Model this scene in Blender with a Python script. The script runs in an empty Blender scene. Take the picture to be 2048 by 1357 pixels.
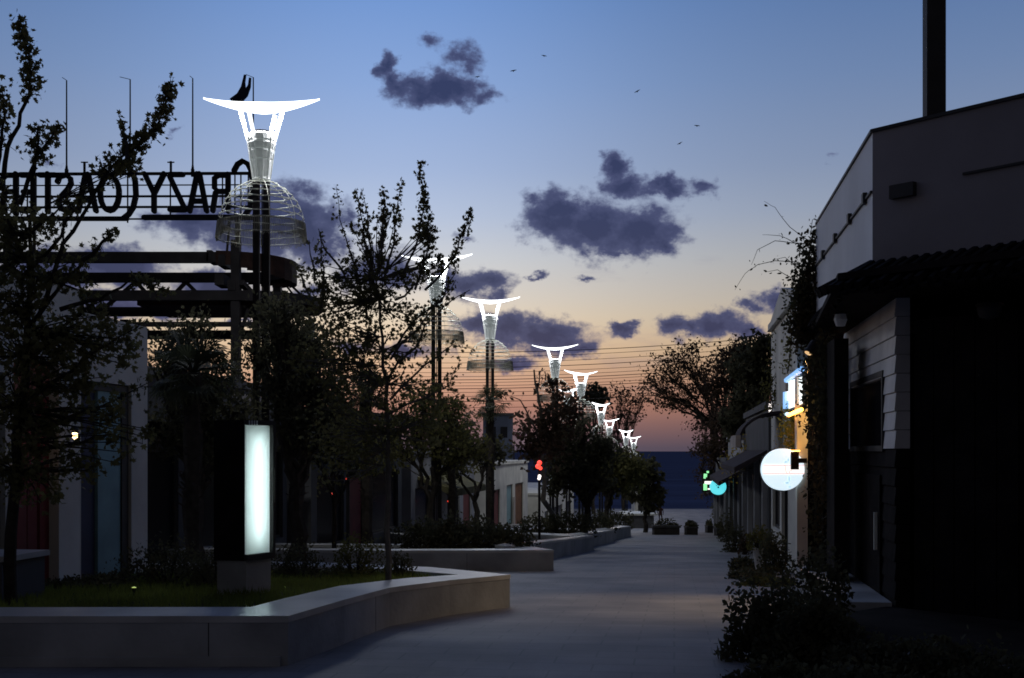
import bpy, math, random
from mathutils import Vector
R = random.Random(7)
scene = bpy.context.scene
COL = scene.collection
F = 2400.0; CX = 1024.0; HY = 903.0; EYE = 1.6          # focal length in photo pixels, principal column, horizon row
U = Vector((0.1346, 0.9909, 0)); RT = Vector((0.9909, -0.1346, 0)); Z = Vector((0, 0, 1))

def gz(y):                                               # the street falls towards the sea
    if y < 10: return 0.0
    if y < 112: return -0.05 * (y - 10)
    return -5.1
def P(px, py, d): return Vector(((px - CX) / F * d, d, EYE + (HY - py) / F * d))
def GD(py):
    k = (py - HY) / F
    d = EYE / k
    return d if d < 10 else (EYE - 0.5) / (k - 0.05)
def G(px, py):
    d = GD(py); return Vector(((px - CX) / F * d, d, gz(d)))
def S(s, t, z=0.0):
    v = U * s + RT * t; return Vector((v.x, v.y, z))
def sp(px, t):                                           # street coordinate s of photo column px on the plane t
    k = (px - CX) / F; d = t / (k * 0.9909 - 0.1346); return k * d * 0.1346 + d * 0.9909
def lin(c): return tuple((x/255/12.92 if x <= 10.3 else ((x/255+0.055)/1.055)**2.4) for x in c)

ORG = {}
class MB:
    def __init__(s): s.v = []; s.f = []
    def add(s, vs, fs):
        b = len(s.v); s.v.extend([tuple(q) for q in vs]); s.f.extend([tuple(i + b for i in f) for f in fs]); return s
    def box(s, c, a, b, h):                              # centre and three half axes
        c = Vector(c); a = Vector(a); b = Vector(b); h = Vector(h)
        vs = [c + a*i + b*j + h*k for k in (-1, 1) for j in (-1, 1) for i in (-1, 1)]
        return s.add(vs, [(0,2,3,1),(4,5,7,6),(0,1,5,4),(2,6,7,3),(0,4,6,2),(1,3,7,5)])
    def st(s, s0, s1, t0, t1, z0, z1):
        return s.box(S((s0+s1)/2, (t0+t1)/2, (z0+z1)/2), U*((s1-s0)/2), RT*((t1-t0)/2), Z*((z1-z0)/2))
    def xyz(s, x0, x1, y0, y1, z0, z1):
        return s.box(((x0+x1)/2, (y0+y1)/2, (z0+z1)/2), ((x1-x0)/2,0,0), (0,(y1-y0)/2,0), (0,0,(z1-z0)/2))
    def bar(s, p, q, w, h=None, up=Z):
        p = Vector(p); q = Vector(q); h = w if h is None else h; d = (q-p); L = d.length
        if L < 1e-6: return s
        d /= L; a = d.cross(up)
        if a.length < 1e-4: a = d.cross(Vector((1,0,0)))
        a.normalize(); b = a.cross(d).normalized()
        return s.box((p+q)/2, d*(L/2), a*(w/2), b*(h/2))
    def tube(s, pts, rad, n=6, closed=False):
        pts = [Vector(p) for p in pts]; m = len(pts)
        if not hasattr(rad, '__len__'): rad = [rad]*m
        base = len(s.v); pa = None
        for i, p in enumerate(pts):
            if closed: d = pts[(i+1) % m] - pts[i-1]
            else: d = pts[min(i+1, m-1)] - pts[max(i-1, 0)]
            if d.length < 1e-9: d = Vector((0,0,1))
            d.normalize()
            if pa is None:
                a = d.cross(Vector((0.31, 0.17, 0.93)))
                if a.length < 1e-3: a = d.cross(Vector((1,0,0)))
            else: a = pa - d * pa.dot(d)
            a.normalize(); pa = a; b = d.cross(a)
            for k in range(n):
                th = 2*math.pi*k/n; s.v.append(tuple(p + (a*math.cos(th) + b*math.sin(th))*rad[i]))
        for i in range(m if closed else m-1):
            j = (i+1) % m
            for k in range(n):
                l = (k+1) % n
                s.f.append((base+i*n+k, base+i*n+l, base+j*n+l, base+j*n+k))
        if not closed:
            s.f.append(tuple(base + k for k in range(n))[::-1]); s.f.append(tuple(base + (m-1)*n + k for k in range(n)))
        return s
    def lathe(s, c, prof, n=16, capt=True):
        c = Vector(c); base = len(s.v)
        for r, z in prof:
            for k in range(n):
                th = 2*math.pi*k/n; s.v.append((c.x + r*math.cos(th), c.y + r*math.sin(th), c.z + z))
        for i in range(len(prof)-1):
            for k in range(n):
                l = (k+1) % n; s.f.append((base+i*n+k, base+i*n+l, base+(i+1)*n+l, base+(i+1)*n+k))
        if capt:
            s.f.append(tuple(base+k for k in range(n))[::-1]); s.f.append(tuple(base+(len(prof)-1)*n+k for k in range(n)))
        return s
    def prism(s, poly, off):                             # polygon (3D points) pushed along off
        poly = [Vector(p) for p in poly]; off = Vector(off); n = len(poly)
        fs = [tuple(range(n))[::-1], tuple(range(n, 2*n))] + [(i, (i+1) % n, n+(i+1) % n, n+i) for i in range(n)]
        return s.add(poly + [p + off for p in poly], fs)
    def stroke(s, pts, w, ax, az, depth):                # flat lettering stroke with round ends
        ax = Vector(ax); az = Vector(az)
        q = [(Vector(p).dot(ax), Vector(p).dot(az)) for p in pts]
        o = Vector(pts[0]) - ax*q[0][0] - az*q[0][1]
        L = []; Rr = []
        n = len(q)
        for i in range(n):
            a = q[max(i-1, 0)]; b = q[min(i+1, n-1)]
            dx, dz = b[0]-a[0], b[1]-a[1]; l = math.hypot(dx, dz) or 1; nx, nz = -dz/l*w/2, dx/l*w/2
            L.append((q[i][0]+nx, q[i][1]+nz)); Rr.append((q[i][0]-nx, q[i][1]-nz))
        def cap(c, fr, sgn):
            a0 = math.atan2(fr[1]-c[1], fr[0]-c[0])
            return [(c[0]+w/2*math.cos(a0+sgn*math.pi*k/6), c[1]+w/2*math.sin(a0+sgn*math.pi*k/6)) for k in range(1, 6)]
        for i in range(n-1):
            s.prism([o+ax*x+az*z for x, z in (L[i], L[i+1], Rr[i+1], Rr[i])], depth)
        s.prism([o+ax*x+az*z for x, z in [L[-1]]+cap(q[-1], L[-1], -1)+[Rr[-1]]], depth)
        s.prism([o+ax*x+az*z for x, z in [Rr[0]]+cap(q[0], Rr[0], -1)+[L[0]]], depth)
        return s
    def build(s, name, mat, parent=None, smooth=False):
        me = bpy.data.meshes.new(name); org = ORG.get(parent.name, Vector()) if parent else Vector()
        me.from_pydata([(x-org.x, y-org.y, z-org.z) for x, y, z in s.v], [], s.f)
        if smooth: me.polygons.foreach_set('use_smooth', [True]*len(me.polygons))
        me.materials.append(mat); me.update()
        o = bpy.data.objects.new(name, me); COL.objects.link(o)
        if parent: o.parent = parent; ORG[o.name] = org
        return o

def tag(o, label=None, cat=None, group=None, kind=None):
    if label: o['label'] = label
    if cat: o['category'] = cat
    if group: o['group'] = group
    if kind: o['kind'] = kind
    return o
def thing(name, loc, label, cat, group=None):
    o = bpy.data.objects.new(name, None); COL.objects.link(o); o.location = loc; o.empty_display_size = 0.2
    ORG[o.name] = Vector(loc); return tag(o, label, cat, group)
def struct(mb, name, mat, label=None): 
    o = mb.build(name, mat); o['kind'] = 'structure'
    if label: o['label'] = label
    return o
def copy_tree(o, parent=None):
    c = o.copy(); COL.objects.link(c)
    if parent: c.parent = parent
    for ch in list(o.children): copy_tree(ch, c)
    return c

# ------------------------------------------------------------------ materials
def mat(name, col, rough=0.7, var=0.25, scale=3.0, spec=0.3, metal=0.0, bump=0.0, col2=None, transl=0.0, bscale=None):
    m = bpy.data.materials.new(name); m.use_nodes = True; nt = m.node_tree; N = nt.nodes; Lk = nt.links
    b = N['Principled BSDF']; b.inputs['Roughness'].default_value = rough; b.inputs['Metallic'].default_value = metal
    b.inputs['Specular IOR Level'].default_value = spec
    tc = N.new('ShaderNodeTexCoord'); nz = N.new('ShaderNodeTexNoise'); nz.inputs['Scale'].default_value = scale; nz.inputs['Detail'].default_value = 6
    Lk.new(tc.outputs['Object'], nz.inputs['Vector'])
    r = N.new('ShaderNodeValToRGB'); c2 = col2 or tuple(c*(1-var) for c in col); c1 = tuple(min(1, c*(1+var*0.6)) for c in col)
    r.color_ramp.elements[0].position = 0.32; r.color_ramp.elements[0].color = (*c2, 1)
    r.color_ramp.elements[1].position = 0.68; r.color_ramp.elements[1].color = (*c1, 1)
    Lk.new(nz.outputs['Fac'], r.inputs['Fac']); Lk.new(r.outputs['Color'], b.inputs['Base Color'])
    if transl:                                           # light comes through thin leaves
        tb = N.new('ShaderNodeBsdfTranslucent'); Lk.new(r.outputs['Color'], tb.inputs['Color']); mx = N.new('ShaderNodeMixShader'); mx.inputs[0].default_value = transl
        Lk.new(b.outputs[0], mx.inputs[1]); Lk.new(tb.outputs[0], mx.inputs[2]); Lk.new(mx.outputs[0], N['Material Output'].inputs['Surface'])
    if bump:
        n2 = N.new('ShaderNodeTexNoise'); n2.inputs['Scale'].default_value = bscale or scale*12; n2.inputs['Detail'].default_value = 4
        Lk.new(tc.outputs['Object'], n2.inputs['Vector'])
        bp = N.new('ShaderNodeBump'); bp.inputs['Strength'].default_value = bump; bp.inputs['Distance'].default_value = 0.02
        Lk.new(n2.outputs['Fac'], bp.inputs['Height']); Lk.new(bp.outputs['Normal'], b.inputs['Normal'])
    return m
def glow(name, col, st):
    m = bpy.data.materials.new(name); m.use_nodes = True; b = m.node_tree.nodes['Principled BSDF']
    b.inputs['Base Color'].default_value = (0.7, 0.7, 0.7, 1); b.inputs['Emission Color'].default_value = (*col, 1); b.inputs['Emission Strength'].default_value = st
    return m
M = {}
M['paving_base'] = mat('dark_paving', (0.09, 0.088, 0.085), 0.8, 0.3, 0.6, bump=0.3)
M['concrete'] = mat('pale_concrete', (0.37, 0.375, 0.38), 0.5, 0.3, 1.6, 0.35, bump=0.25)
M['coping'] = mat('coping_stone', (0.5, 0.49, 0.47), 0.28, 0.2, 2.2, 0.5, bump=0.08)
M['soil'] = mat('soil', (0.03, 0.025, 0.018), 0.95, 0.4, 4, 0.1, bump=0.6)
M['grass'] = mat('grass_blades', (0.17, 0.2, 0.04), 0.7, 0.5, 1.4, 0.2, transl=0.45)
M['leaf'] = mat('maple_leaf', (0.16, 0.145, 0.06), 0.75, 0.5, 2.5, 0.15, transl=0.45)
M['leaf_dark'] = mat('dark_leaf', (0.1, 0.095, 0.055), 0.8, 0.5, 1.2, 0.1, transl=0.45)
M['leaf_olive'] = mat('olive_leaf', (0.14, 0.13, 0.045), 0.75, 0.5, 1.2, 0.15, transl=0.45)
M['leaf_yellow'] = mat('lamplit_yellow_leaf', (0.5, 0.33, 0.05), 0.7, 0.5, 5.0, 0.2, col2=(0.16, 0.16, 0.03), transl=0.45)  # yellow raised in the leaf colour to carry the tube's light
M['leaf_brown'] = mat('russet_leaf', (0.1, 0.068, 0.045), 0.8, 0.5, 1.2, 0.1, transl=0.45)
M['ivy'] = mat('ivy_leaf', (0.05, 0.052, 0.026), 0.75, 0.5, 2.0, 0.15, col2=(0.08, 0.05, 0.025), transl=0.45)
M['bark'] = mat('bark', (0.05, 0.042, 0.035), 0.9, 0.4, 9, 0.1, bump=0.5)
M['bark_pale'] = mat('pale_bark', (0.16, 0.145, 0.125), 0.85, 0.3, 9, 0.15, bump=0.4)
M['palm'] = mat('palm_leaf', (0.06, 0.065, 0.035), 0.7, 0.4, 2.0, 0.2, transl=0.45)
M['steel_dark'] = mat('dark_steel', (0.022, 0.02, 0.022), 0.75, 0.4, 2.5, 0.12, bump=0.1)
M['rust'] = mat('rusty_steel', (0.032, 0.018, 0.015), 0.85, 0.5, 4, 0.1, bump=0.3)
M['letter'] = mat('letter_paint', (0.012, 0.012, 0.018), 0.8, 0.3, 5, 0.08)
M['lamp_paint'] = mat('pale_lamp_paint', (0.72, 0.76, 0.74), 0.5, 0.12, 4, 0.3)
M['wire'] = mat('galvanised_wire', (0.85, 0.86, 0.76), 0.5, 0.1, 6, 0.4, 0.0)
M['fringe'] = mat('weathered_wire', (0.3, 0.29, 0.23), 0.7, 0.4, 6, 0.2)
M['cable'] = mat('black_cable', (0.02, 0.018, 0.018), 0.8, 0.2, 5, 0.1)
M['white_wall'] = mat('white_render', (0.62, 0.6, 0.54), 0.75, 0.2, 1.1, 0.25, bump=0.15)
M['grey_wall'] = mat('grey_render', (0.3, 0.3, 0.32), 0.8, 0.25, 0.9, 0.2, bump=0.2)
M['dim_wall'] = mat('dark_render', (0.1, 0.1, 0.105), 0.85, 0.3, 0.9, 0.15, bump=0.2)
M['blue_wall'] = mat('slate_blue_render', (0.12, 0.14, 0.2), 0.85, 0.3, 0.9, 0.15, bump=0.2)
M['front_fascia'] = mat('fascia_panel_in_shade', (0.31, 0.285, 0.295), 0.75, 0.2, 0.7, 0.2, bump=0.1)  # front fascia's shade put into a darker base colour than the side
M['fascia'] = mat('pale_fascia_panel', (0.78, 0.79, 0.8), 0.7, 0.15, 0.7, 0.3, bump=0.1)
M['siding'] = mat('white_painted_board', (0.75, 0.72, 0.7), 0.65, 0.2, 2.0, 0.3, bump=0.1)
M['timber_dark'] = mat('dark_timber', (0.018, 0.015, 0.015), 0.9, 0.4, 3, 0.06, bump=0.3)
M['tile'] = mat('dark_roof_tile', (0.014, 0.012, 0.012), 0.85, 0.4, 3, 0.08, bump=0.3)
M['glass'] = mat('dark_glass', (0.012, 0.012, 0.016), 0.25, 0.2, 1, 0.12)
M['teal'] = mat('teal_panel', (0.2, 0.34, 0.36), 0.6, 0.2, 2, 0.3)
M['navy'] = mat('navy_door', (0.03, 0.035, 0.075), 0.6, 0.3, 2, 0.3)
M['red'] = mat('dark_red_panel', (0.16, 0.018, 0.022), 0.6, 0.3, 2, 0.3)
M['brick_red'] = mat('rust_red_band', (0.3, 0.1, 0.07), 0.7, 0.3, 2, 0.2)
M['brown'] = mat('brown_door', (0.16, 0.065, 0.025), 0.65, 0.3, 3, 0.2)
M['frame'] = mat('dark_frame', (0.05, 0.047, 0.045), 0.6, 0.3, 3, 0.25)
M['awning'] = mat('dark_awning_cloth', (0.05, 0.04, 0.045), 0.9, 0.3, 2, 0.1)
M['awning_pale'] = mat('pale_awning_cloth', (0.42, 0.36, 0.32), 0.85, 0.2, 3, 0.15)
M['awning_olive'] = mat('olive_awning_cloth', (0.11, 0.1, 0.05), 0.9, 0.3, 2, 0.1)
M['flag'] = mat('dark_flag_cloth', (0.03, 0.03, 0.05), 0.9, 0.4, 5, 0.1)
M['planter_box'] = mat('dark_planter_box', (0.04, 0.035, 0.032), 0.85, 0.3, 3, 0.15)
M['pot'] = mat('white_pot', (0.55, 0.53, 0.52), 0.55, 0.2, 3, 0.3)
M['bird'] = mat('bird_feather', (0.02, 0.02, 0.02), 0.9, 0.2, 9, 0.05)
M['skin'] = mat('skin', (0.3, 0.17, 0.12), 0.6, 0.1, 9, 0.3)
M['cloth_red'] = mat('brown_jacket', (0.09, 0.045, 0.035), 0.9, 0.3, 6, 0.1)
M['cloth_dark'] = mat('dark_trousers', (0.02, 0.02, 0.026), 0.9, 0.3, 6, 0.1)
M['pink'] = mat('pink_board', (0.55, 0.36, 0.4), 0.6, 0.15, 3, 0.2)
M['maroon'] = mat('maroon_mark', (0.08, 0.02, 0.03), 0.7, 0.2, 3, 0.2)
M['cream'] = mat('cream_stone_ledge', (0.6, 0.6, 0.55), 0.5, 0.15, 3, 0.3)
G_ = {}
G_['plate'] = glow('lit_lamp_plate', (0.93, 0.97, 1.0), 3.0)
G_['collar'] = glow('glowing_collar', (0.74, 0.87, 0.85), 0.1)  # faint even emission put on the collar
G_['strut'] = glow('lit_lamp_strut', (0.92, 0.97, 1.0), 1.4)
G_['totem'] = glow('backlit_panel', (0.84, 0.97, 1.0), 13.0)
G_['disc'] = glow('backlit_white_disc', (0.7, 0.88, 1.0), 1.0)
G_['disc_band'] = glow('backlit_white_band', (1.0, 0.95, 0.93), 1.15)
G_['disc_red'] = glow('backlit_red_line', (1.0, 0.42, 0.36), 0.9)
G_['disc_blue'] = glow('backlit_blue_patch', (0.42, 0.78, 1.0), 0.8)
G_['sign_blue'] = glow('blue_tube', (0.2, 0.5, 1.0), 1.0)
G_['sign_white'] = glow('backlit_board', (0.85, 0.97, 0.97), 1.3)
G_['orange'] = glow('orange_tube', (1.0, 0.4, 0.05), 11.0)
G_['green'] = glow('green_neon', (0.3, 1.0, 0.4), 1.0)
G_['white_neon'] = glow('white_neon', (1.0, 0.95, 0.9), 1.3)
G_['cyan'] = glow('cyan_disc', (0.1, 0.75, 0.85), 1.0)
G_['red'] = glow('red_lamp', (1.0, 0.05, 0.02), 1.6)
G_['white'] = glow('white_lamp', (1.0, 0.9, 0.85), 2.0)
G_['bluewhite'] = glow('bluish_lamp', (0.55, 0.85, 1.0), 1.2)
G_['washer'] = glow('amber_lens', (1.0, 0.6, 0.22), 9.0)
G_['garden'] = glow('garden_lens', (0.8, 1.0, 0.2), 0.5)
G_['warm'] = glow('warm_bulb', (1.0, 0.62, 0.28), 0.8)
G_['warm_soft'] = glow('warm_lamp_glass', (1.0, 0.66, 0.3), 10.0)

def translucent():
    m = bpy.data.materials.new('opal_panel'); m.use_nodes = True; nt = m.node_tree; N = nt.nodes
    N.remove(N['Principled BSDF']); t = N.new('ShaderNodeBsdfTranslucent'); t.inputs['Color'].default_value = (.82, .86, .85, 1)
    d = N.new('ShaderNodeBsdfDiffuse'); d.inputs['Color'].default_value = (.6, .62, .6, 1); x = N.new('ShaderNodeMixShader'); x.inputs[0].default_value = .25
    nt.links.new(t.outputs[0], x.inputs[1]); nt.links.new(d.outputs[0], x.inputs[2]); nt.links.new(x.outputs[0], N['Material Output'].inputs['Surface']); return m
M['opal'] = translucent()
# street paving: stone slabs with joints
def paving_material():
    m = bpy.data.materials.new('street_slabs'); m.use_nodes = True; nt = m.node_tree; N = nt.nodes; Lk = nt.links
    b = N['Principled BSDF']; b.inputs['Roughness'].default_value = 0.62; b.inputs['Specular IOR Level'].default_value = 0.3
    tc = N.new('ShaderNodeTexCoord'); mp = N.new('ShaderNodeMapping'); mp.inputs['Rotation'].default_value = (0, 0, math.radians(7.7))
    Lk.new(tc.outputs['Object'], mp.inputs['Vector'])
    br = N.new('ShaderNodeTexBrick'); br.inputs['Scale'].default_value = 1.0; br.inputs['Brick Width'].default_value = 0.6; br.inputs['Row Height'].default_value = 0.3
    br.inputs['Mortar Size'].default_value = 0.008; br.inputs['Color1'].default_value = (0.225, 0.218, 0.215, 1); br.inputs['Color2'].default_value = (0.265, 0.255, 0.248, 1); br.inputs['Mortar'].default_value = (0.17, 0.17, 0.17, 1)
    Lk.new(mp.outputs['Vector'], br.inputs['Vector'])
    nz = N.new('ShaderNodeTexNoise'); nz.inputs['Scale'].default_value = 0.9; nz.inputs['Detail'].default_value = 8; Lk.new(tc.outputs['Object'], nz.inputs['Vector'])
    r = N.new('ShaderNodeValToRGB'); r.color_ramp.elements[0].position = 0.3; r.color_ramp.elements[0].color = (0.5, 0.5, 0.52, 1); r.color_ramp.elements[1].position = 0.7; r.color_ramp.elements[1].color = (1.05, 1.03, 1.0, 1)
    Lk.new(nz.outputs['Fac'], r.inputs['Fac'])
    mx = N.new('ShaderNodeMix'); mx.data_type = 'RGBA'; mx.blend_type = 'MULTIPLY'; mx.inputs['Factor'].default_value = 1
    Lk.new(br.outputs['Color'], mx.inputs[6]); Lk.new(r.outputs['Color'], mx.inputs[7]); Lk.new(mx.outputs[2], b.inputs['Base Color'])
    n2 = N.new('ShaderNodeTexNoise'); n2.inputs['Scale'].default_value = 40; n2.inputs['Detail'].default_value = 4; Lk.new(tc.outputs['Object'], n2.inputs['Vector'])
    bp = N.new('ShaderNodeBump'); bp.inputs['Strength'].default_value = 0.35; bp.inputs['Distance'].default_value = 0.01
    Lk.new(n2.outputs['Fac'], bp.inputs['Height']); Lk.new(bp.outputs['Normal'], b.inputs['Normal'])
    return m
M['slabs'] = paving_material()
def sea_material():
    m = bpy.data.materials.new('sea_water'); m.use_nodes = True; nt = m.node_tree; N = nt.nodes; Lk = nt.links
    b = N['Principled BSDF']; b.inputs['Roughness'].default_value = 0.9; b.inputs['Specular IOR Level'].default_value = 0.0
    tc = N.new('ShaderNodeTexCoord'); mp = N.new('ShaderNodeMapping'); mp.inputs['Scale'].default_value = (0.012, 0.05, 1); Lk.new(tc.outputs['Object'], mp.inputs['Vector'])
    nz = N.new('ShaderNodeTexNoise'); nz.inputs['Scale'].default_value = 1; nz.inputs['Detail'].default_value = 8; Lk.new(mp.outputs['Vector'], nz.inputs['Vector'])
    r = N.new('ShaderNodeValToRGB'); r.color_ramp.elements[0].position = 0.35; r.color_ramp.elements[0].color = (0.088, 0.094, 0.135, 1); r.color_ramp.elements[1].position = 0.7; r.color_ramp.elements[1].color = (0.125, 0.138, 0.2, 1)
    Lk.new(nz.outputs['Fac'], r.inputs['Fac']); Lk.new(r.outputs['Color'], b.inputs['Base Color'])
    bp = N.new('ShaderNodeBump'); bp.inputs['Strength'].default_value = 1.0; bp.inputs['Distance'].default_value = 1.5; Lk.new(nz.outputs['Fac'], bp.inputs['Height']); Lk.new(bp.outputs['Normal'], b.inputs['Normal'])
    return m
M['sea'] = sea_material()

# ------------------------------------------------------------------ sky
def make_world():
    w = bpy.data.worlds.new('World'); scene.world = w; w.use_nodes = True; nt = w.node_tree; N = nt.nodes; Lk = nt.links
    bg = N['Background']
    def math_(op, a, b=None, c=None, clamp=False):
        n = N.new('ShaderNodeMath'); n.operation = op; n.use_clamp = clamp
        for i, x in enumerate((a, b, c)):
            if x is None: continue
            if isinstance(x, (int, float)): n.inputs[i].default_value = x
            else: Lk.new(x, n.inputs[i])
        return n.outputs[0]
    tc = N.new('ShaderNodeTexCoord'); sx = N.new('ShaderNodeSeparateXYZ'); Lk.new(tc.outputs['Generated'], sx.inputs[0])
    x, y, z = sx.outputs
    az = math_('MULTIPLY', math_('ARCTAN2', x, y), 57.29578); el = math_('MULTIPLY', math_('ARCSINE', z), 57.29578)
    stops = [(-10,(34,34,50)),(-1,(84,74,90)),(0.2,(94,82,95)),(1.2,(136,102,100)),(2.2,(172,124,107)),(3.3,(196,152,126)),(4.8,(216,184,150)),(6.2,(215,197,173)),
             (7.3,(205,196,185)),(9,(190,192,196)),(11,(168,180,202)),(13.2,(149,167,200)),(17,(126,153,198)),(20.5,(106,139,192)),(30,(80,110,168)),(50,(70,96,152)),(90,(62,80,132))]
    fac = N.new('ShaderNodeMapRange'); fac.inputs['From Min'].default_value = -10; fac.inputs['From Max'].default_value = 90; Lk.new(el, fac.inputs['Value'])
    rp = N.new('ShaderNodeValToRGB'); cr = rp.color_ramp; cr.interpolation = 'B_SPLINE' if False else 'LINEAR'
    while len(cr.elements) < len(stops): cr.elements.new(0.5)
    for e, (d, c) in zip(cr.elements, stops): e.position = (d+10)/100; e.color = (*lin(c), 1)
    Lk.new(fac.outputs[0], rp.inputs['Fac'])
    ga = math_('MULTIPLY', math_('ADD', az, 6.0), 1/13)     # the afterglow is brightest a little left of the street axis
    gl = math_('MULTIPLY_ADD', math_('EXPONENT', math_('MULTIPLY', math_('MULTIPLY', ga, ga), -1.0)), 0.5, 0.72)
    rs = N.new('ShaderNodeVectorMath'); rs.operation = 'SCALE'; Lk.new(rp.outputs['Color'], rs.inputs[0]); Lk.new(gl, rs.inputs['Scale'])
    # cloud coordinates in degrees
    cv = N.new('ShaderNodeCombineXYZ'); Lk.new(az, cv.inputs[0]); Lk.new(el, cv.inputs[1])
    def noise(scale, sxy, detail, rough=0.6, off=0):
        mp = N.new('ShaderNodeMapping'); mp.inputs['Scale'].default_value = (sxy[0], sxy[1], 1); mp.inputs['Location'].default_value = (off, off*1.7, off)
        Lk.new(cv.outputs[0], mp.inputs['Vector']); n = N.new('ShaderNodeTexNoise'); n.inputs['Scale'].default_value = scale; n.inputs['Detail'].default_value = detail; n.inputs['Roughness'].default_value = rough
        Lk.new(mp.outputs[0], n.inputs['Vector']); return n
    nw = noise(0.6, (1, 1.3), 5, 0.6, 3.1)
    sb = N.new('ShaderNodeVectorMath'); sb.operation = 'SUBTRACT'; sb.inputs[1].default_value = (0.5, 0.5, 0.5); Lk.new(nw.outputs['Color'], sb.inputs[0])
    sc = N.new('ShaderNodeVectorMath'); sc.operation = 'MULTIPLY'; sc.inputs[1].default_value = (2.6, 1.9, 0); Lk.new(sb.outputs[0], sc.inputs[0])
    wv = N.new('ShaderNodeVectorMath'); wv.operation = 'ADD'; Lk.new(cv.outputs[0], wv.inputs[0]); Lk.new(sc.outputs[0], wv.inputs[1])
    out = None
    for (px, py, rx, ry, wt) in CLOUDS:
        a = math.degrees(math.atan2(px-CX, F)); e = math.degrees(math.atan2(HY-py, math.hypot(F, px-CX)))
        v = N.new('ShaderNodeVectorMath'); v.operation = 'SUBTRACT'; Lk.new(wv.outputs[0], v.inputs[0]); v.inputs[1].default_value = (a, e, 0)
        k = N.new('ShaderNodeVectorMath'); k.operation = 'MULTIPLY'; Lk.new(v.outputs[0], k.inputs[0]); k.inputs[1].default_value = (1/(rx*.02387), 1/(ry*.02387), 0)
        l = N.new('ShaderNodeVectorMath'); l.operation = 'LENGTH'; Lk.new(k.outputs[0], l.inputs[0])
        f = math_('SUBTRACT', wt, l.outputs['Value'])
        out = f if out is None else math_('SMOOTH_MAX', out, f, 0.3)
    nf = noise(1.1, (1, 1.3), 7, 0.56, 9.3)
    dens = math_('ADD', out, math_('MULTIPLY', math_('SUBTRACT', nf.outputs['Fac'], 0.5), 1.35))
    mr = N.new('ShaderNodeMapRange'); mr.interpolation_type = 'SMOOTHSTEP'; mr.inputs['From Min'].default_value = -0.2; mr.inputs['From Max'].default_value = 0.42; mr.inputs['To Max'].default_value = 0.95
    Lk.new(dens, mr.inputs['Value'])
    # thin streaks of haze cloud low over the horizon
    ns = noise(0.5, (0.5, 2.2), 6, 0.6, 21.0)
    st_ = N.new('ShaderNodeMapRange'); st_.interpolation_type = 'SMOOTHSTEP'; st_.inputs['From Min'].default_value = 0.54; st_.inputs['From Max'].default_value = 0.75; st_.inputs['To Max'].default_value = 0.2
    Lk.new(ns.outputs['Fac'], st_.inputs['Value'])
    band = N.new('ShaderNodeMapRange'); band.interpolation_type = 'SMOOTHSTEP'; band.inputs['From Min'].default_value = 12; band.inputs['From Max'].default_value = 7; Lk.new(el, band.inputs['Value'])
    streak = math_('MULTIPLY', st_.outputs[0], band.outputs[0])
    ccol = N.new('ShaderNodeMix'); ccol.data_type = 'RGBA'
    cf = N.new('ShaderNodeMapRange'); cf.inputs['From Min'].default_value = 0.0; cf.inputs['From Max'].default_value = 0.8; Lk.new(dens, cf.inputs['Value'])
    Lk.new(cf.outputs[0], ccol.inputs['Factor']); ccol.inputs[6].default_value = (*lin((80,86,124)), 1); ccol.inputs[7].default_value = (*lin((44,51,88)), 1)
    m0 = N.new('ShaderNodeMix'); m0.data_type = 'RGBA'; Lk.new(streak, m0.inputs['Factor']); Lk.new(rs.outputs[0], m0.inputs[6]); m0.inputs[7].default_value = (*lin((120,116,142)), 1)
    m1 = N.new('ShaderNodeMix'); m1.data_type = 'RGBA'; Lk.new(mr.outputs[0], m1.inputs['Factor']); Lk.new(m0.outputs[2], m1.inputs[6]); Lk.new(ccol.outputs[2], m1.inputs[7])
    # the eastern sky behind the viewer is already night-blue
    east = N.new('ShaderNodeMapRange'); east.interpolation_type = 'SMOOTHSTEP'; east.inputs['From Min'].default_value = 0.35; east.inputs['From Max'].default_value = -0.3; Lk.new(y, east.inputs['Value'])
    m2 = N.new('ShaderNodeMix'); m2.data_type = 'RGBA'; Lk.new(math_('MULTIPLY', east.outputs[0], 0.97), m2.inputs['Factor']); Lk.new(m1.outputs[2], m2.inputs[6]); m2.inputs[7].default_value = (*lin((54,53,58)), 1)
    Lk.new(m2.outputs[2], bg.inputs['Color']); bg.inputs['Strength'].default_value = 1.0
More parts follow.
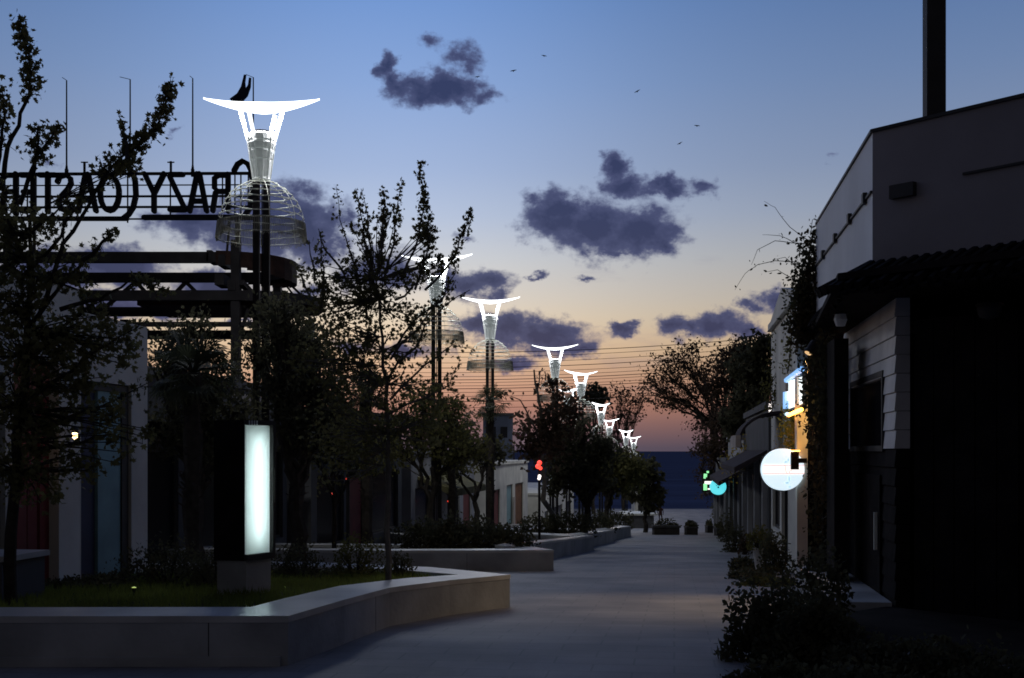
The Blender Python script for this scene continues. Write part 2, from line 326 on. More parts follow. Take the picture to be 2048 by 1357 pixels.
CLOUDS = [
 (885,180,85,34,1.15),(830,172,60,24,.9),(775,130,26,34,.9),(795,158,36,22,.85),(925,120,70,36,.6),(865,92,56,30,.48),(975,195,56,28,.68),
 (1105,440,70,52,1.0),(1190,455,90,60,1.1),(1275,462,85,56,1.1),(1130,420,60,36,.9),(1320,490,40,34,.8),(1225,505,120,14,.6),
 (1228,338,40,34,.95),(1255,368,50,28,1.0),(1335,374,72,22,.85),(1405,378,48,28,.72),
 (575,450,105,66,1.25),(630,480,70,52,1.1),(500,455,110,60,1.1),(390,450,110,50,.8),(660,440,40,30,.6),(700,430,40,30,.5),
 (950,568,80,34,1.0),(905,560,50,40,.9),(1000,585,40,18,.7),(760,540,130,60,.8),
 (1010,660,90,42,1.05),(1090,672,100,38,1.1),(1160,690,50,24,.9),(950,650,60,34,.9),
 (1365,648,52,28,1.0),(1430,650,80,30,1.0),(1495,655,40,22,.8),(1253,655,36,17,.95),
 (1560,600,56,30,1.0),(1500,610,40,16,.7),(820,705,90,26,.85),(1030,735,60,22,.8),(700,700,60,26,.6),
 (215,535,110,36,1.1),(110,540,110,44,1.0),(430,575,120,32,.95),(330,610,100,30,.9),(230,615,90,30,.95),(470,600,80,26,.9),(480,640,60,16,.5),(620,590,60,28,.7),
 (1165,558,60,14,.5),(1075,552,30,12,.6),(100,330,50,24,.4),(350,260,30,18,.35),(1655,325,40,16,.2),(930,480,60,24,.4)]
make_world()
sun = bpy.data.lights.new('sun', 'SUN'); sun.energy = 0.02; sun.angle = math.radians(12); sun.color = (1.0, 0.7, 0.5)
so = bpy.data.objects.new('sun', sun); COL.objects.link(so); so.rotation_euler = (math.radians(86), 0, math.radians(172))
cam = bpy.data.cameras.new('camera'); cam.sensor_width = 36; cam.lens = F/2048*36; cam.shift_y = (HY-678.5)/2048; cam.clip_end = 80000; cam.clip_start = 0.1
co = bpy.data.objects.new('camera', cam); COL.objects.link(co); co.location = (0, 0, EYE); co.rotation_euler = (math.pi/2, 0, 0); scene.camera = co
scene.view_settings.view_transform = 'Standard'; scene.view_settings.look = 'None'; scene.view_settings.exposure = 0; scene.view_settings.gamma = 1
scene.cycles.max_bounces = 6; scene.cycles.filter_width = 1.7
# ------------------------------------------------------------------ ground, street, sea
def strip(ys, x0f, x1f, dz, name, m, nx=1):
    mb = MB()
    for i, y in enumerate(ys):
        a, b = x0f(y), x1f(y)
        for k in range(nx+1): mb.v.append((a+(b-a)*k/nx, y, gz(y)+dz))
    for i in range(len(ys)-1):
        for k in range(nx):
            a = i*(nx+1)+k; mb.f.append((a, a+1, a+nx+2, a+nx+1))
    return struct(mb, name, m)
ys = [-60, -20, 0, 5, 10] + [10+2*i for i in range(1, 51)] + [112, 120, 130, 140]
strip(ys, lambda y: -120, lambda y: 140, 0, 'ground', M['paving_base'])
strip([-15, 0, 5, 10] + [10+2*i for i in range(1, 51)] + [112, 120, 130, 139],
      lambda y: (-7.2 if y < 24 else -7.2) + y*0.136, lambda y: 6.5 + y*0.136, 0.004, 'street', M['slabs'])
mb = MB(); mb.add([(-120, 140, -5.1), (140, 140, -5.1), (140, 140.5, -12), (-120, 140.5, -12)], [(0, 1, 2, 3)])
struct(mb, 'quay_wall', M['grey_wall'])
mb = MB(); mb.add([(-60000, 100, -9), (60000, 100, -9), (60000, 70000, -9), (-60000, 70000, -9)], [(0, 1, 2, 3)])
struct(mb, 'sea', M['sea'])

# ------------------------------------------------------------------ street lamps (local coordinates, base at the origin)
LH = 9.4
def make_lamp():
    t = thing('street_lamp', (0, 0, 0), '', 'street lamp', 'lit street lamps along the promenade')
    for sx in (-1, 1):
        mb = MB(); mb.xyz(sx*.102-.062, sx*.102+.062, -.062, .062, -.4, LH-1.66)
        mb.build('column', M['steel_dark'], t)
    mb = MB(); mb.tube([(0,.05,-.4),(.004,.05,4),(0,.05,LH-1.66)], .014, 6); mb.build('conduit', M['steel_dark'], t)
    prof = [[(.235,-.71),(.275,-.74),(.285,-.85),(.255,-.87)],[(.27,-.88),(.285,-.92),(.25,-1.02),(.235,-1.03)],[(.245,-1.045),(.25,-1.08),(.215,-1.22),(.2,-1.23)],[(.205,-1.245),(.21,-1.28),(.17,-1.6),(.185,-1.63),(.17,-1.65)]]
    col = MB()
    for pr in prof: col.lathe((0,0,LH), pr[::-1], 20)
    for k in range(10):
        th = 2*math.pi*k/10; d = Vector((math.cos(th), math.sin(th), 0))
        col.bar(d*.29+Vector((0,0,LH-.8)), d*.17+Vector((0,0,LH-1.64)), .012, .03)
    c = col.build('collar', G_['collar'], t)
    cap = MB(); cap.lathe((0,0,LH), [(.2,-.71),(.2,-.665)], 20); cap.build('collar_cap', M['steel_dark'], c)
    L = 1.16
    def pz(u): return -.235*(1-abs(u)**1.8)
    for sx in (-1, 1):
        for sy in (-1, 1):
            mb = MB(); a = Vector((sx*.37, sy*.2, LH+pz(.37/L)-.02)); b = Vector((sx*.2, sy*.17, LH-.9))
            d = (b-a).normalized(); s = Vector((0,1,0)); n = d.cross(s).normalized()
            vs = []
            for p, w, h in ((a,.085,.03),(b,.062,.025)):
                vs += [p+n*w/2+s*h/2, p-n*w/2+s*h/2, p-n*w/2-s*h/2, p+n*w/2-s*h/2]
            mb.add(vs, [(3,2,1,0),(4,5,6,7),(0,1,5,4),(1,2,6,5),(2,3,7,6),(3,0,4,7)]); mb.build('strut', G_['strut'], t)
    mb = MB(); nu, nv = 28, 8; base = []
    for side in (1, -1):
        for i in range(nu+1):
            u = -1+2*i/nu; w = .4*max(0, 1-abs(u)**1.35)**.95+.01
            for j in range(nv+1):
                v = -1+2*j/nv; th = .03*(1-v*v)*(1-.6*abs(u))+.006
                mb.v.append((u*L, v*w, LH+pz(u)+(.05*v*v*(1-u*u))+side*th))
    q = (nu+1)*(nv+1)
    for i in range(nu):
        for j in range(nv):
            a = i*(nv+1)+j
            mb.f.append((a, a+nv+1, a+nv+2, a+1)); mb.f.append((q+a, q+a+1, q+a+nv+2, q+a+nv+1))
    for i in range(nu):
        for j in (0, nv):
            a = i*(nv+1)+j; mb.f.append((a, q+a, q+a+nv+1, a+nv+1) if j == 0 else (a, a+nv+1, q+a+nv+1, q+a))
    mb.build('lamp_plate', G_['plate'], t, True)
    la = bpy.data.lights.new('lamp_glow', 'AREA'); la.shape = 'DISK'; la.size = .4; la.energy = 75; la.color = (.93, .97, 1)
    for u in (-.62, 0, .62):
        lo = bpy.data.objects.new('lamp_glow', la); COL.objects.link(lo); lo.parent = t; lo.location = (u*L, 0, LH+pz(u)-.06); lo.rotation_euler = (0, -u*.45, 0)
    prof = [(.16,-1.66),(.33,-1.72),(.49,-1.82),(.62,-1.94),(.72,-2.08),(.79,-2.22),(.835,-2.38),(.855,-2.52),(.88,-2.66),(.9,-2.8)]
    mb = MB()
    for i, (r, z) in enumerate(prof):
        mb.tube([(r*math.cos(2*math.pi*k/28)*(1+R.uniform(-.015,.015)), r*math.sin(2*math.pi*k/28)*(1+R.uniform(-.015,.015)), LH+z+R.uniform(-.012,.012)) for k in range(28)], .012 if i < 8 else .008, 4, True)
    for k in range(9):
        th = 2*math.pi*(k+.3)/9
        mb.tube([(r*math.cos(th), r*math.sin(th), LH+z) for r, z in prof], .006, 4)
    d = mb.build('wire_dome', M['wire'], t)
    mb = MB()
    for k in range(76):
        th = 2*math.pi*k/76; dl = R.uniform(-.02,.05); w = .028
        for q_ in range(2):
            a = th + q_*.045
            mb.tube([((.87+.0)*math.cos(a), .87*math.sin(a), LH-2.5), (.9*math.cos(a), .9*math.sin(a), LH-2.78-dl), (.905*math.cos(a+w), .905*math.sin(a+w), LH-2.84-dl), (.9*math.cos(a+2*w), .9*math.sin(a+2*w), LH-2.78-dl), (.87*math.cos(a+2*w), .87*math.sin(a+2*w), LH-2.5)], .0055, 3)
    mb.build('hanging_fringe', M['fringe'], d)
    return t
lamp0 = make_lamp()
LAMPS = [(523,198,2,'largest lamp of the row, in front of the mirrored sign letters'),
 (873,510,-6,'lamp partly hidden by the young tree with upright twigs, second highest of the row'),
 (980,594,4,'lamp rising above the small fan palm, full plate and tiered wire dome in view'),
 (1110,690,-10,'lamp with brown wire dome above the bushy trees, fourth in the row'),
 (1162,742,30,'lamp with wide ribbed wire dome, between the two smaller lit plates'),
 (1136,777,-54,'small lamp half behind the wire dome of a taller lamp'),
 (1202,806,50,'small lamp right beside a round dark tree crown, sixth in height'),
 (1219,838,-47,'small lamp tucked into the tree tops, only its struts glowing brightly'),
 (1252,860,46,'tiny lamp second from the sea end, overlapping the last one'),
 (1267,873,-52,'tiny lamp nearest the sea, last of the row')]
for i, (px, py, yaw, lab) in enumerate(LAMPS):
    h = HY-py; d = 19920/(h+120); p = P(px, py, d)
    o = lamp0 if i == 0 else copy_tree(lamp0)
    o.location = (p.x, p.y, p.z-LH); o['label'] = lab
    for ch in o.children:                                # the head is turned, the two columns face the street
        kd = ch.name.split('.')[0]
        if kd == 'lamp_plate': ch.rotation_euler = (0, 0, math.radians(yaw))
        if kd == 'strut': ch.rotation_euler = (0, 0, math.radians((33, 12, 9, -9, 10, -9, 9, -9, 10, -9)[i]))

# ------------------------------------------------------------------ planters with low concrete walls
def inset(poly, w):
    n = len(poly); out = []
    ar = sum(poly[i][0]*poly[(i+1)%n][1]-poly[(i+1)%n][0]*poly[i][1] for i in range(n)); sg = 1 if ar > 0 else -1
    for i in range(n):
        p0, p1, p2 = Vector(poly[i-1][:2]), Vector(poly[i][:2]), Vector(poly[(i+1)%n][:2])
        e1 = (p1-p0).normalized(); e2 = (p2-p1).normalized(); n1 = Vector((-e1.y, e1.x))*sg; n2 = Vector((-e2.y, e2.x))*sg
        b = (n1+n2); b.normalize(); k = w/max(.45, b.dot(n1)); out.append(p1+b*k)
    return out
def planter(outer, hgt, wid, label, lawn, plinth=None, lw=.0):
    top = [gz(p[1])+hgt for p in outer]
    inn = inset(outer, wid); n = len(outer); ct = .05
    t = thing('planter', (outer[0][0], outer[0][1], gz(outer[0][1])), label, 'planter', 'low concrete planters along the street')
    mb = MB(); cp = MB(); face = inset(outer, .006)
    for i in range(n):
        j = (i+1) % n
        def q(ps, k, z): return Vector((ps[k][0], ps[k][1], z))
        z0 = min(gz(p[1]) for p in outer)-.3
        mb.add([q(face,i,z0),q(face,j,z0),q(inn,j,z0),q(inn,i,z0),q(face,i,top[i]-ct),q(face,j,top[j]-ct),q(inn,j,top[j]-ct),q(inn,i,top[i]-ct)],
               [(0,1,5,4),(1,2,6,5),(2,3,7,6),(3,0,4,7),(4,5,6,7)])
        i2 = inset(outer, wid-.004)
        cp.add([q(outer,i,top[i]-ct),q(outer,j,top[j]-ct),q(i2,j,top[j]-ct),q(i2,i,top[i]-ct),q(outer,i,top[i]),q(outer,j,top[j]),q(i2,j,top[j]),q(i2,i,top[i])],
               [(3,2,1,0),(0,1,5,4),(2,3,7,6),(4,5,6,7)])
    w = mb.build('wall', M['concrete'], t); cp.build('coping', M['coping'], t)
    jb = MB(); wj = random.Random(int(abs(outer[0][0]*10)))
    for i in range(n):
        j = (i+1) % n; a = Vector((face[i][0], face[i][1], 0)); b = Vector((face[j][0], face[j][1], 0)); L = (b-a).length; e = (b-a).normalized(); nn = Vector((e.y, -e.x, 0))
        u = wj.uniform(.9, 1.6)
        while u < L-.3:
            jb = MB(); c_ = a+e*u; zt_ = top[i]+(top[j]-top[i])*u/L-ct-.002; jb.box(c_+Z*((zt_+gz(c_.y))/2-.05), e*.004, nn*.0015, Z*((zt_-gz(c_.y))/2+.05)); jb.build('joint', M['paving_base'], t); u += wj.uniform(1.5, 1.8)
    if plinth:
        pb = MB()
        for (a, b) in plinth:
            a = Vector(a); b = Vector(b); e = (b-a).normalized(); nn = Vector((e.y, -e.x, 0))
            pb.prism([a+nn*.035+Z*-.2, b+nn*.035+Z*-.2, b+nn*.035+Z*.075, a+nn*.035+Z*.075], nn*-.1)
        pb.build('plinth', M['concrete'], t)
    sb = MB(); sb.add([Vector((p[0], p[1], top[i]-.08)) for i, p in enumerate(inset(outer, wid-.02))], [tuple(range(n))])
    sb.build('soil_bed', M['soil'], t)
    return inn, top
g = lambda px, py: G(px, py)
p1 = [(-10.5, 8.85, 0), tuple(g(577,1333)), tuple(g(690,1290)), tuple(g(780,1254)), tuple(g(900,1232)), tuple(g(1021,1215)), (-1.05, 15.6, 0), (-2.9, 17.2, 0), (-10.5, 17.6, 0)]
p1[0] = (-10.5, 8.85, 0)
planter(p1, .375, .52, 'long pale planter with a lawn and the lit panel, nearest the viewer', True, plinth=[((-10.4,8.85,0), (-1.72,8.93,0))])
p2 = [(-6.5, 22.4, 0), tuple(g(800,1145)), tuple(g(1108,1143)), (0.2, 25.6, 0), (-6.5, 27, 0)]
planter(p2, .39, .4, 'planter with a straight front wall and a dark hedge behind it, second from the viewer', False)
p3 = [tuple(g(1010,1136)), tuple(g(1108,1118)), tuple(g(1188,1102)), (1.3, 38, 0), (-4, 38, 0)]
planter(p3, .42, .4, 'third planter, its long wall slanting back beside the street', False)
p4 = [tuple(g(1140,1106)), tuple(g(1229,1085)), (2.3, 46, 0), (-3, 46, 0)]
planter(p4, .44, .4, 'fourth planter, only its end wall showing past the third', False)
p5 = [tuple(g(1185,1091)), tuple(g(1262,1074)), (4.2, 60, 0), (-2, 60, 0)]
planter(p5, .46, .4, 'fifth planter, last in the row before the pale bench', False)
# lawn of the near planter
def in_poly(x, y, poly):
    c = False; j = len(poly)-1
    for i in range(len(poly)):
        if (poly[i][1] > y) != (poly[j][1] > y) and x < (poly[j][0]-poly[i][0])*(y-poly[i][1])/(poly[j][1]-poly[i][1])+poly[i][0]: c = not c
        j = i
    return c
inn1 = inset(p1, .5); mb = MB(); rg = random.Random(3); cnt = 0
while cnt < 30000:
    x = rg.uniform(-6.5, 0.2); y = rg.uniform(9.2, 15.5)
    if not in_poly(x, y, inn1): continue
    z = gz(y)+.29; h = rg.uniform(.03, .1); a = rg.uniform(0, 6.28); w = .006; lx, ly = rg.uniform(-.04,.04), rg.uniform(-.04,.04)
    mb.add([(x-w*math.cos(a), y-w*math.sin(a), z), (x+w*math.cos(a), y+w*math.sin(a), z), (x+lx, y+ly, z+h)], [(0,1,2)]); cnt += 1
o = mb.build('grass', M['grass']); tag(o, 'short green lawn inside the nearest planter', 'grass', kind='stuff')

q = P(268, 1186, 11.2); q.z = gz(q.y)+.28; t = thing('garden_light', tuple(q), 'tiny garden spot light glowing in the lawn of the nearest planter', 'garden light')
mb = MB(); mb.tube([q, q+Z*.07], .01, 6); mb.lathe(q+Z*.07, [(.012,0),(.026,.035)], 10); mb.build('spike', M['frame'], t)
mb = MB(); mb.lathe(q+Z*.106, [(.02,0),(.022,.004),(.004,.01)], 10); mb.build('lens', G_['garden'], t)
# far bench-height wall at the end of the planters
t = thing('stone_bench', tuple(P(1283, 1052, 78)), 'pale topped stone bench across the end of the planters', 'bench')
mb = MB(); mb.xyz(P(1250,0,78).x, P(1308,0,78).x, 78, 79.5, gz(78)-.3, P(0,1031,78).z); mb.build('base', M['dim_wall'], t)
mb = MB(); mb.xyz(P(1246,0,78).x, P(1315,0,78).x, 77.8, 81, P(0,1031,78).z, P(0,1031,78).z+.12); mb.build('seat', M['cream'], t)

# ------------------------------------------------------------------ lit totem
c0 = P(493, 1112, 11.6); e1 = Vector((.30, .52, 0)).normalized()
a0 = Vector((c0.x, c0.y, 0)); wl = 0
k = (548-CX)/F; tt = (k*a0.y - a0.x)/(e1.x - k*e1.y); a1 = a0+e1*tt
e2 = Vector((-.98, .2, 0)).normalized(); a3 = a0+e2*.34; a2 = a1+e2*.34
zt, zb = P(0,851,11.6).z, P(0,1112,11.6).z
t = thing('light_totem', (a0.x, a0.y, gz(11.6)+.29), 'tall glowing white panel in a dark case on a concrete foot', 'advertising light box')
mb = MB(); zl, zh = zb-.05, zt+.05
mb.prism([a3+Z*zl, a2+Z*zl, a2-e2*.02+Z*zl, a3-e2*.02+Z*zl], Z*(zh-zl))
for q in (a0, a1-e1*.02): mb.prism([q+e2*.03+Z*zl, q+e2*.32+Z*zl, q+e2*.32+e1*.02+Z*zl, q+e2*.03+e1*.02+Z*zl], Z*(zh-zl))
for z in (zl, zh-.02): mb.prism([a0+e1*.021+e2*.03+Z*z, a1-e1*.021+e2*.03+Z*z, a1-e1*.021+e2*.319+Z*z, a0+e1*.021+e2*.319+Z*z], Z*.02)
mb.build('case', M['timber_dark'], t)
mb = MB(); q = a0+e1*(tt*.6)+e2*.13; mb.tube([q+Z*(zb+.12), q+Z*(zt-.1)], .018, 8); mb.build('tube_lamp', G_['totem'], t)
mb = MB(); mb.prism([a0+e1*.025+e2*.3+Z*(zl+.03), a1-e1*.025+e2*.3+Z*(zl+.03), a1-e1*.025+e2*.31+Z*(zl+.03), a0+e1*.025+e2*.31+Z*(zl+.03)], Z*(zh-zl-.06))
for q in (a0+e1*.022, a1-e1*.03): mb.prism([q+e2*.04+Z*(zl+.03), q+e2*.299+Z*(zl+.03), q+e2*.299+e1*.008+Z*(zl+.03), q+e2*.04+e1*.008+Z*(zl+.03)], Z*(zh-zl-.06))
mb.build('reflector', M['lamp_paint'], t)
nrm = Vector((e1.y, -e1.x, 0)); 
def onf(a, b, z0, z1, off, th):
    p, q = a0+e1*(tt*a)+nrm*off, a0+e1*(tt*b)+nrm*off
    return [p+Z*z0, q+Z*z0, q+Z*z1, p+Z*z1], nrm*th
mb = MB(); mb.prism(*onf(.01,.9,zb+.01,zt,-.027,.006)); mb.build('lit_panel', M['opal'], t)
mb = MB(); mb.prism(*onf(-.01,1.0,zb-.05,zb+.008,-.028,.05)); mb.prism(*onf(.905,1.0,zb+.01,zt+.045,-.028,.05)); mb.prism(*onf(-.02,.9,zt+.003,zt+.05,-.028,.05))
mb.prism(*onf(.93,.96,zb+.5,zt-.42,.024,.012))
fr = mb.build('frame', M['frame'], t)
mb = MB()
for k_ in range(4): mb.prism(*onf(.02+k_*.09,.055+k_*.09,zt+.006,zt+.046,.0225,.004))
mb.build('top_stripes', M['lamp_paint'], fr)
mb = MB(); mb.prism([a0+e2*.02+e1*.02+Z*(gz(12)+.2), a1+e2*.02-e1*.02+Z*(gz(12)+.2), a2-e2*.02-e1*.02+Z*(gz(12)+.2), a3-e2*.02+e1*.02+Z*(gz(12)+.2)], Z*(zb-.051-gz(12)-.2)); mb.build('concrete_foot', M['concrete'], t)

# ------------------------------------------------------------------ steel platform with truss rings (a ride station) and the mirrored sign on top
t = thing('steel_platform', (-10, 32, gz(32)), 'dark steel ride platform of stacked beams with a rounded end', 'steel structure')
def ring(cx, r, yc, z, h, w, x_left, name, m, steps=18, yn=None):
    pts_o = [(x_left, yc-r)] + [(cx+r*math.sin(a), yc-r*math.cos(a)) for a in [math.pi*i/steps for i in range(steps+1)]] + [(x_left, yc+r)]
    ri = r-w
    pts_i = [(x_left, yc-ri)] + [(cx+ri*math.sin(a), yc-ri*math.cos(a)) for a in [math.pi*i/steps for i in range(steps+1)]] + [(x_left, yc+ri)]
    mb = MB(); n = len(pts_o)
    for i in range(n-1):
        mb.prism([(pts_o[i][0],pts_o[i][1],z),(pts_o[i+1][0],pts_o[i+1][1],z),(pts_i[i+1][0],pts_i[i+1][1],z),(pts_i[i][0],pts_i[i][1],z)], (0,0,h))
    return mb.build(name, m, t)
ring(-7.6, 1.85, 31.85, 6.33, .26, .22, -17, 'upper_ring_beam', M['steel_dark'])
ring(-6.9, 1.85, 31.85, 5.38, .25, .2, -17, 'lower_ring_beam', M['steel_dark'])
mb = MB()
for i in range(14):                                     # deeper rusted plate round the rounded end
    a, b = math.pi*(i+.5)/15, math.pi*(i+1.5)/15
    for_ = lambda q, rr: Vector((-7.6+rr*math.sin(q), 31.85-rr*math.cos(q), 0))
    dp = .16+.3*math.sin((a+b)/2)
    mb.prism([for_(a,1.87)+Z*(6.6-dp-.1), for_(b,1.87)+Z*(6.6-dp-.1), for_(b,1.87)+Z*6.62, for_(a,1.87)+Z*6.62], for_((a+b)/2,-.03)-for_((a+b)/2,0))
mb.build('end_skirt', M['rust'], t)
mb = MB(); mb.xyz(-17, -5.6, 33.2, 33.5, 4.72, 4.95); mb.xyz(-17, -5.8, 30.2, 30.4, 4.75, 4.86); mb.build('cross_beam', M['steel_dark'], t)
zt_, zb_ = 6.34, 5.6
xs = [P(q, 0, 33.6).x for q in (208, 272, 322, 372, 425, 480)]
DB = [((xs[i], 33.6, zb_ if i % 2 == 0 else zt_), (xs[i+1], 33.6, zt_ if i % 2 == 0 else zb_), .1) for i in range(5)]
DB += [((P(150,0,33.6).x, 33.3, 6.3), (P(330,0,33.6).x, 33.4, 6.38), .1), ((P(330,0,31).x, 31, 5.62), (P(465,0,31).x, 31, 5.4), .08), (P(482,565,30.1), P(512,598,31.2), .14), (P(500,610,30.4), P(483,660,30.4), .08), (P(562,552,33), P(604,592,33.4), .05), (P(556,550,33), P(588,592,33.4), .04)]
for a, b, w in DB: MB().bar(a, b, w, w).build('diagonal_brace', M['steel_dark'], t)
for px, d, py in ((472, 30.15, 481), (555, 33.5, 556), (18, 30.15, 440), (250, 33.5, 640), (620, 33.3, 640)):
    p = P(px, py, d); mb = MB(); w = .11
    mb.xyz(p.x-w, p.x+w, d-w, d+w, gz(d)-.3, p.z); mb.build('column', M['steel_dark'], t)
mb = MB(); mb.prism([(-9.5,30.4,5.3),(-6.2,30.4,5.3),(-5.2,31.2,5.3),(-5.0,31.9,5.3),(-5.3,32.8,5.3),(-6.2,33.3,5.3),(-9.5,33.3,5.3)], (0,0,.32)); mb.build('deck', M['rust'], t)
mb = MB()
for px, py, w in ((420,513,10),(445,522,14),(440,560,18),(465,572,16)):
    p = P(px, py, 30.1); mb.xyz(p.x-w/160, p.x+w/160, 30.0, 30.7, p.z-.14, p.z+.14)
mb.build('winch_box', M['steel_dark'], t)

SD = 30.1
X1 = Vector((1,0,0))
def sg(px, py): return P(px, py, SD)
t = thing('rooftop_sign', tuple(sg(250, 440)), 'dark mirrored sign reading CRAZY COASTER, seen from behind on steel rails', 'sign')
sw = 9.6/F*SD
LET = {
 'C1': [[(467,341),(474,328),(484,321.5),(494,327),(501,341),(504.5,365),(504.5,390),(499,415),(488,432)]],
 'R1': [[(455,348),(455,422)],[(455,350),(436,350),(428,356),(428,376),(436,382.5),(455,382.5)],[(430,386),(424.6,421)]],
 'A1': [[(393,347),(378,421.5)],[(398,347),(412,421.5)],[(383,402),(407,402)]],
 'Z': [[(364,348.5),(339,348.5)],[(338,352),(368,416)],[(368,419.5),(339,419.5)]],
 'Y': [[(288,347),(307,387)],[(327,347),(307,387)],[(307,385),(307,422)]],
 'C2': [[(229,348),(234,338),(244,330.5),(256,332.5),(264,344),(269,362),(270.5,390),(265,414),(256,428),(246,436)]],
 'O': [[(217.7+19*math.sin(a), 386-35*math.cos(a)) for a in [2*math.pi*i/18 for i in range(19)]]],
 'A2': [[(169.5,348),(155,421.5)],[(175,348),(190.5,421.5)],[(159,400),(187,400)]],
 'S': [[(113.5,363),(117.5,353),(129.5,349.5),(139,356),(140.5,366),(134,378.5),(118.5,395),(116,408),(121,418),(131,422),(140,418),(143,408)]],
 'T': [[(94,347),(94,423)],[(77,349.5),(110,349.5)]],
 'E': [[(65,347),(65,426)],[(40,349.5),(65,349.5)],[(46,384),(65,384)],[(41,421),(65,421)]],
 'R2': [[(30,347),(30,427)],[(30,350),(10,350),(3,357),(3,376),(10,383),(30,383)],[(7,387),(1,424)]]}
for nm, strokes in LET.items():
    mb = MB()
    for i, s_ in enumerate(strokes): mb.stroke([sg(*q)+Vector((0, -.006*i, 0)) for q in s_], sw*(1.0 if nm != 'E' else 1.05), X1, Z, (0, .12, 0))
    mb.build('letter', M['letter'], t)
mb = MB()
for a, b, y, w in ((0, 252, 437, 8.5), (287, 505, 434.5, 10.5)): mb.stroke([sg(a-40 if a == 0 else a, y)+Vector((0,.01,0)), sg(b, y)+Vector((0,.01,0))], w/F*SD, X1, Z, (0,.1,0))
mb.build('underline', M['letter'], t)
mb = MB()
for y, w in ((346,5.5),(369,2.2),(391.5,4),(413,4.2),(437,3)): mb.bar(sg(-60, y)+Vector((0,.17,0)), sg(505, y-2)+Vector((0,.17,0)), w/F*SD, w/F*SD)
for x, a, b, w in ((250,346,443,2.5),(336,346,430,2.5),(466,346,436,2.5),(478,346,436,2.5),(493,346,436,2.5),(441,346,420,2.5),(48,346,436,2.5),(163,320,350,4),(337,319,350,4),(127,335,350,6),(255,330,350,5),(381,335,350,6)):
    mb.bar(sg(x,a)+Vector((0,.21,0)), sg(x,b)+Vector((0,.21,0)), w/F*SD)
for x in (163, 337): mb.bar(sg(x-7,321)+Vector((0,.21,0)), sg(x+7,321)+Vector((0,.21,0)), 2.2/F*SD)
for x, b, w in ((24,512,6),(62,512,5),(120,512,3),(250,512,0),(330,512,0),(455,515,4)):
    if w: mb.bar(sg(x,436)+Vector((0,.21,0)), sg(x-(6 if x == 455 else 0),b)+Vector((0,.21,0)), w/F*SD)
for x in (472,): mb.bar(sg(x,436)+Vector((0,.21,0)), sg(x,500)+Vector((0,.21,0)), 10/F*SD)
mb.build('rail_frame', M['steel_dark'], t)
for i, (x, top, tip) in enumerate(((127,156,(118,150)), (255,154,(234,149)), (381,152,(375,147)), (503,150,(488,144)))):
    m0 = thing('flag_mast', tuple(sg(x, 344)), ('thin bare mast above the S of the sign, leftmost of the masts', 'thin bare mast above the big C, its cross arm longest', 'thin bare mast above the letters ZA', 'thin mast with a dark flag hanging, behind the largest lamp')[i], 'flag mast', 'masts standing on the sign')
    mb = MB(); off = Vector((0,.21,0))
    mb.tube([sg(x,346)+off, sg(x,330)+off, sg(x,326)+off, sg(x,top)+off], [.055,.03,.022,.016], 8); mb.build('pole', M['steel_dark'], m0)
    mb = MB(); mb.tube([sg(x,top)+off, sg(*tip)+off], .008, 5); mb.build('arm', M['steel_dark'], m0)
    if i == 3:
        mb = MB(); fl = [(484,144),(489,145),(487,160),(488,171),(492,165),(494,150),(499,151),(498,170),(492,188),(480,201),(460,199),(455,193),(470,182),(478,168)]
        vs = []; 
        fpts = [sg(*q)+off for q in fl]
        for k_, q in enumerate(fpts): q.y += .0
        mb.prism(fpts, (0,.012,0)); mb.build('flag', M['flag'], m0)
# ------------------------------------------------------------------ buildings facing the street
def facade(root, t, side, s0, s1, zb, zt, openings, wm, th=.22):
    """street wall with real openings; openings = (s0, s1, z0, z1); side +1 = right of the street"""
    mb = MB(); ss = sorted({s0, s1} | {o[0] for o in openings} | {o[1] for o in openings})
    ta, tb = (t, t+th) if side > 0 else (t-th, t)
    for a, b in zip(ss, ss[1:]):
        if b-a < 1e-4: continue
        mid = (a+b)/2; zs = sorted((o[2], o[3]) for o in openings if o[0] < mid < o[1])
        z = zb
        for lo, hi in zs:
            if lo > z: mb.st(a, b, ta, tb, z, lo)
            z = max(z, hi)
        if z < zt: mb.st(a, b, ta, tb, z, zt)
    return mb.build('wall', wm, root)
def opening(root, kind, t, side, o, pm, fm=None):
    a, b, lo, hi = o; d = .1*side
    mb = MB(); fw = .06
    t0, t1 = sorted((t+d*.6, t+d*1.4))
    for q in ((a, a+fw, lo, hi), (b-fw, b, lo, hi), (a+fw, b-fw, hi-fw, hi)): mb.st(q[0], q[1], t0, t1, q[2], q[3])
    if kind == 'window': mb.st(a+fw, b-fw, t0, t1, lo, lo+fw)
    w = mb.build(kind, fm or M['frame'], root)
    mb = MB(); t0, t1 = sorted((t+d*.9, t+d*1.2)); mb.st(a+fw+.001, b-fw-.001, t0, t1, lo+(fw if kind == 'window' else 0), hi-fw-.001)
    mb.build('pane' if kind == 'window' else 'panel', pm, w)
    return w
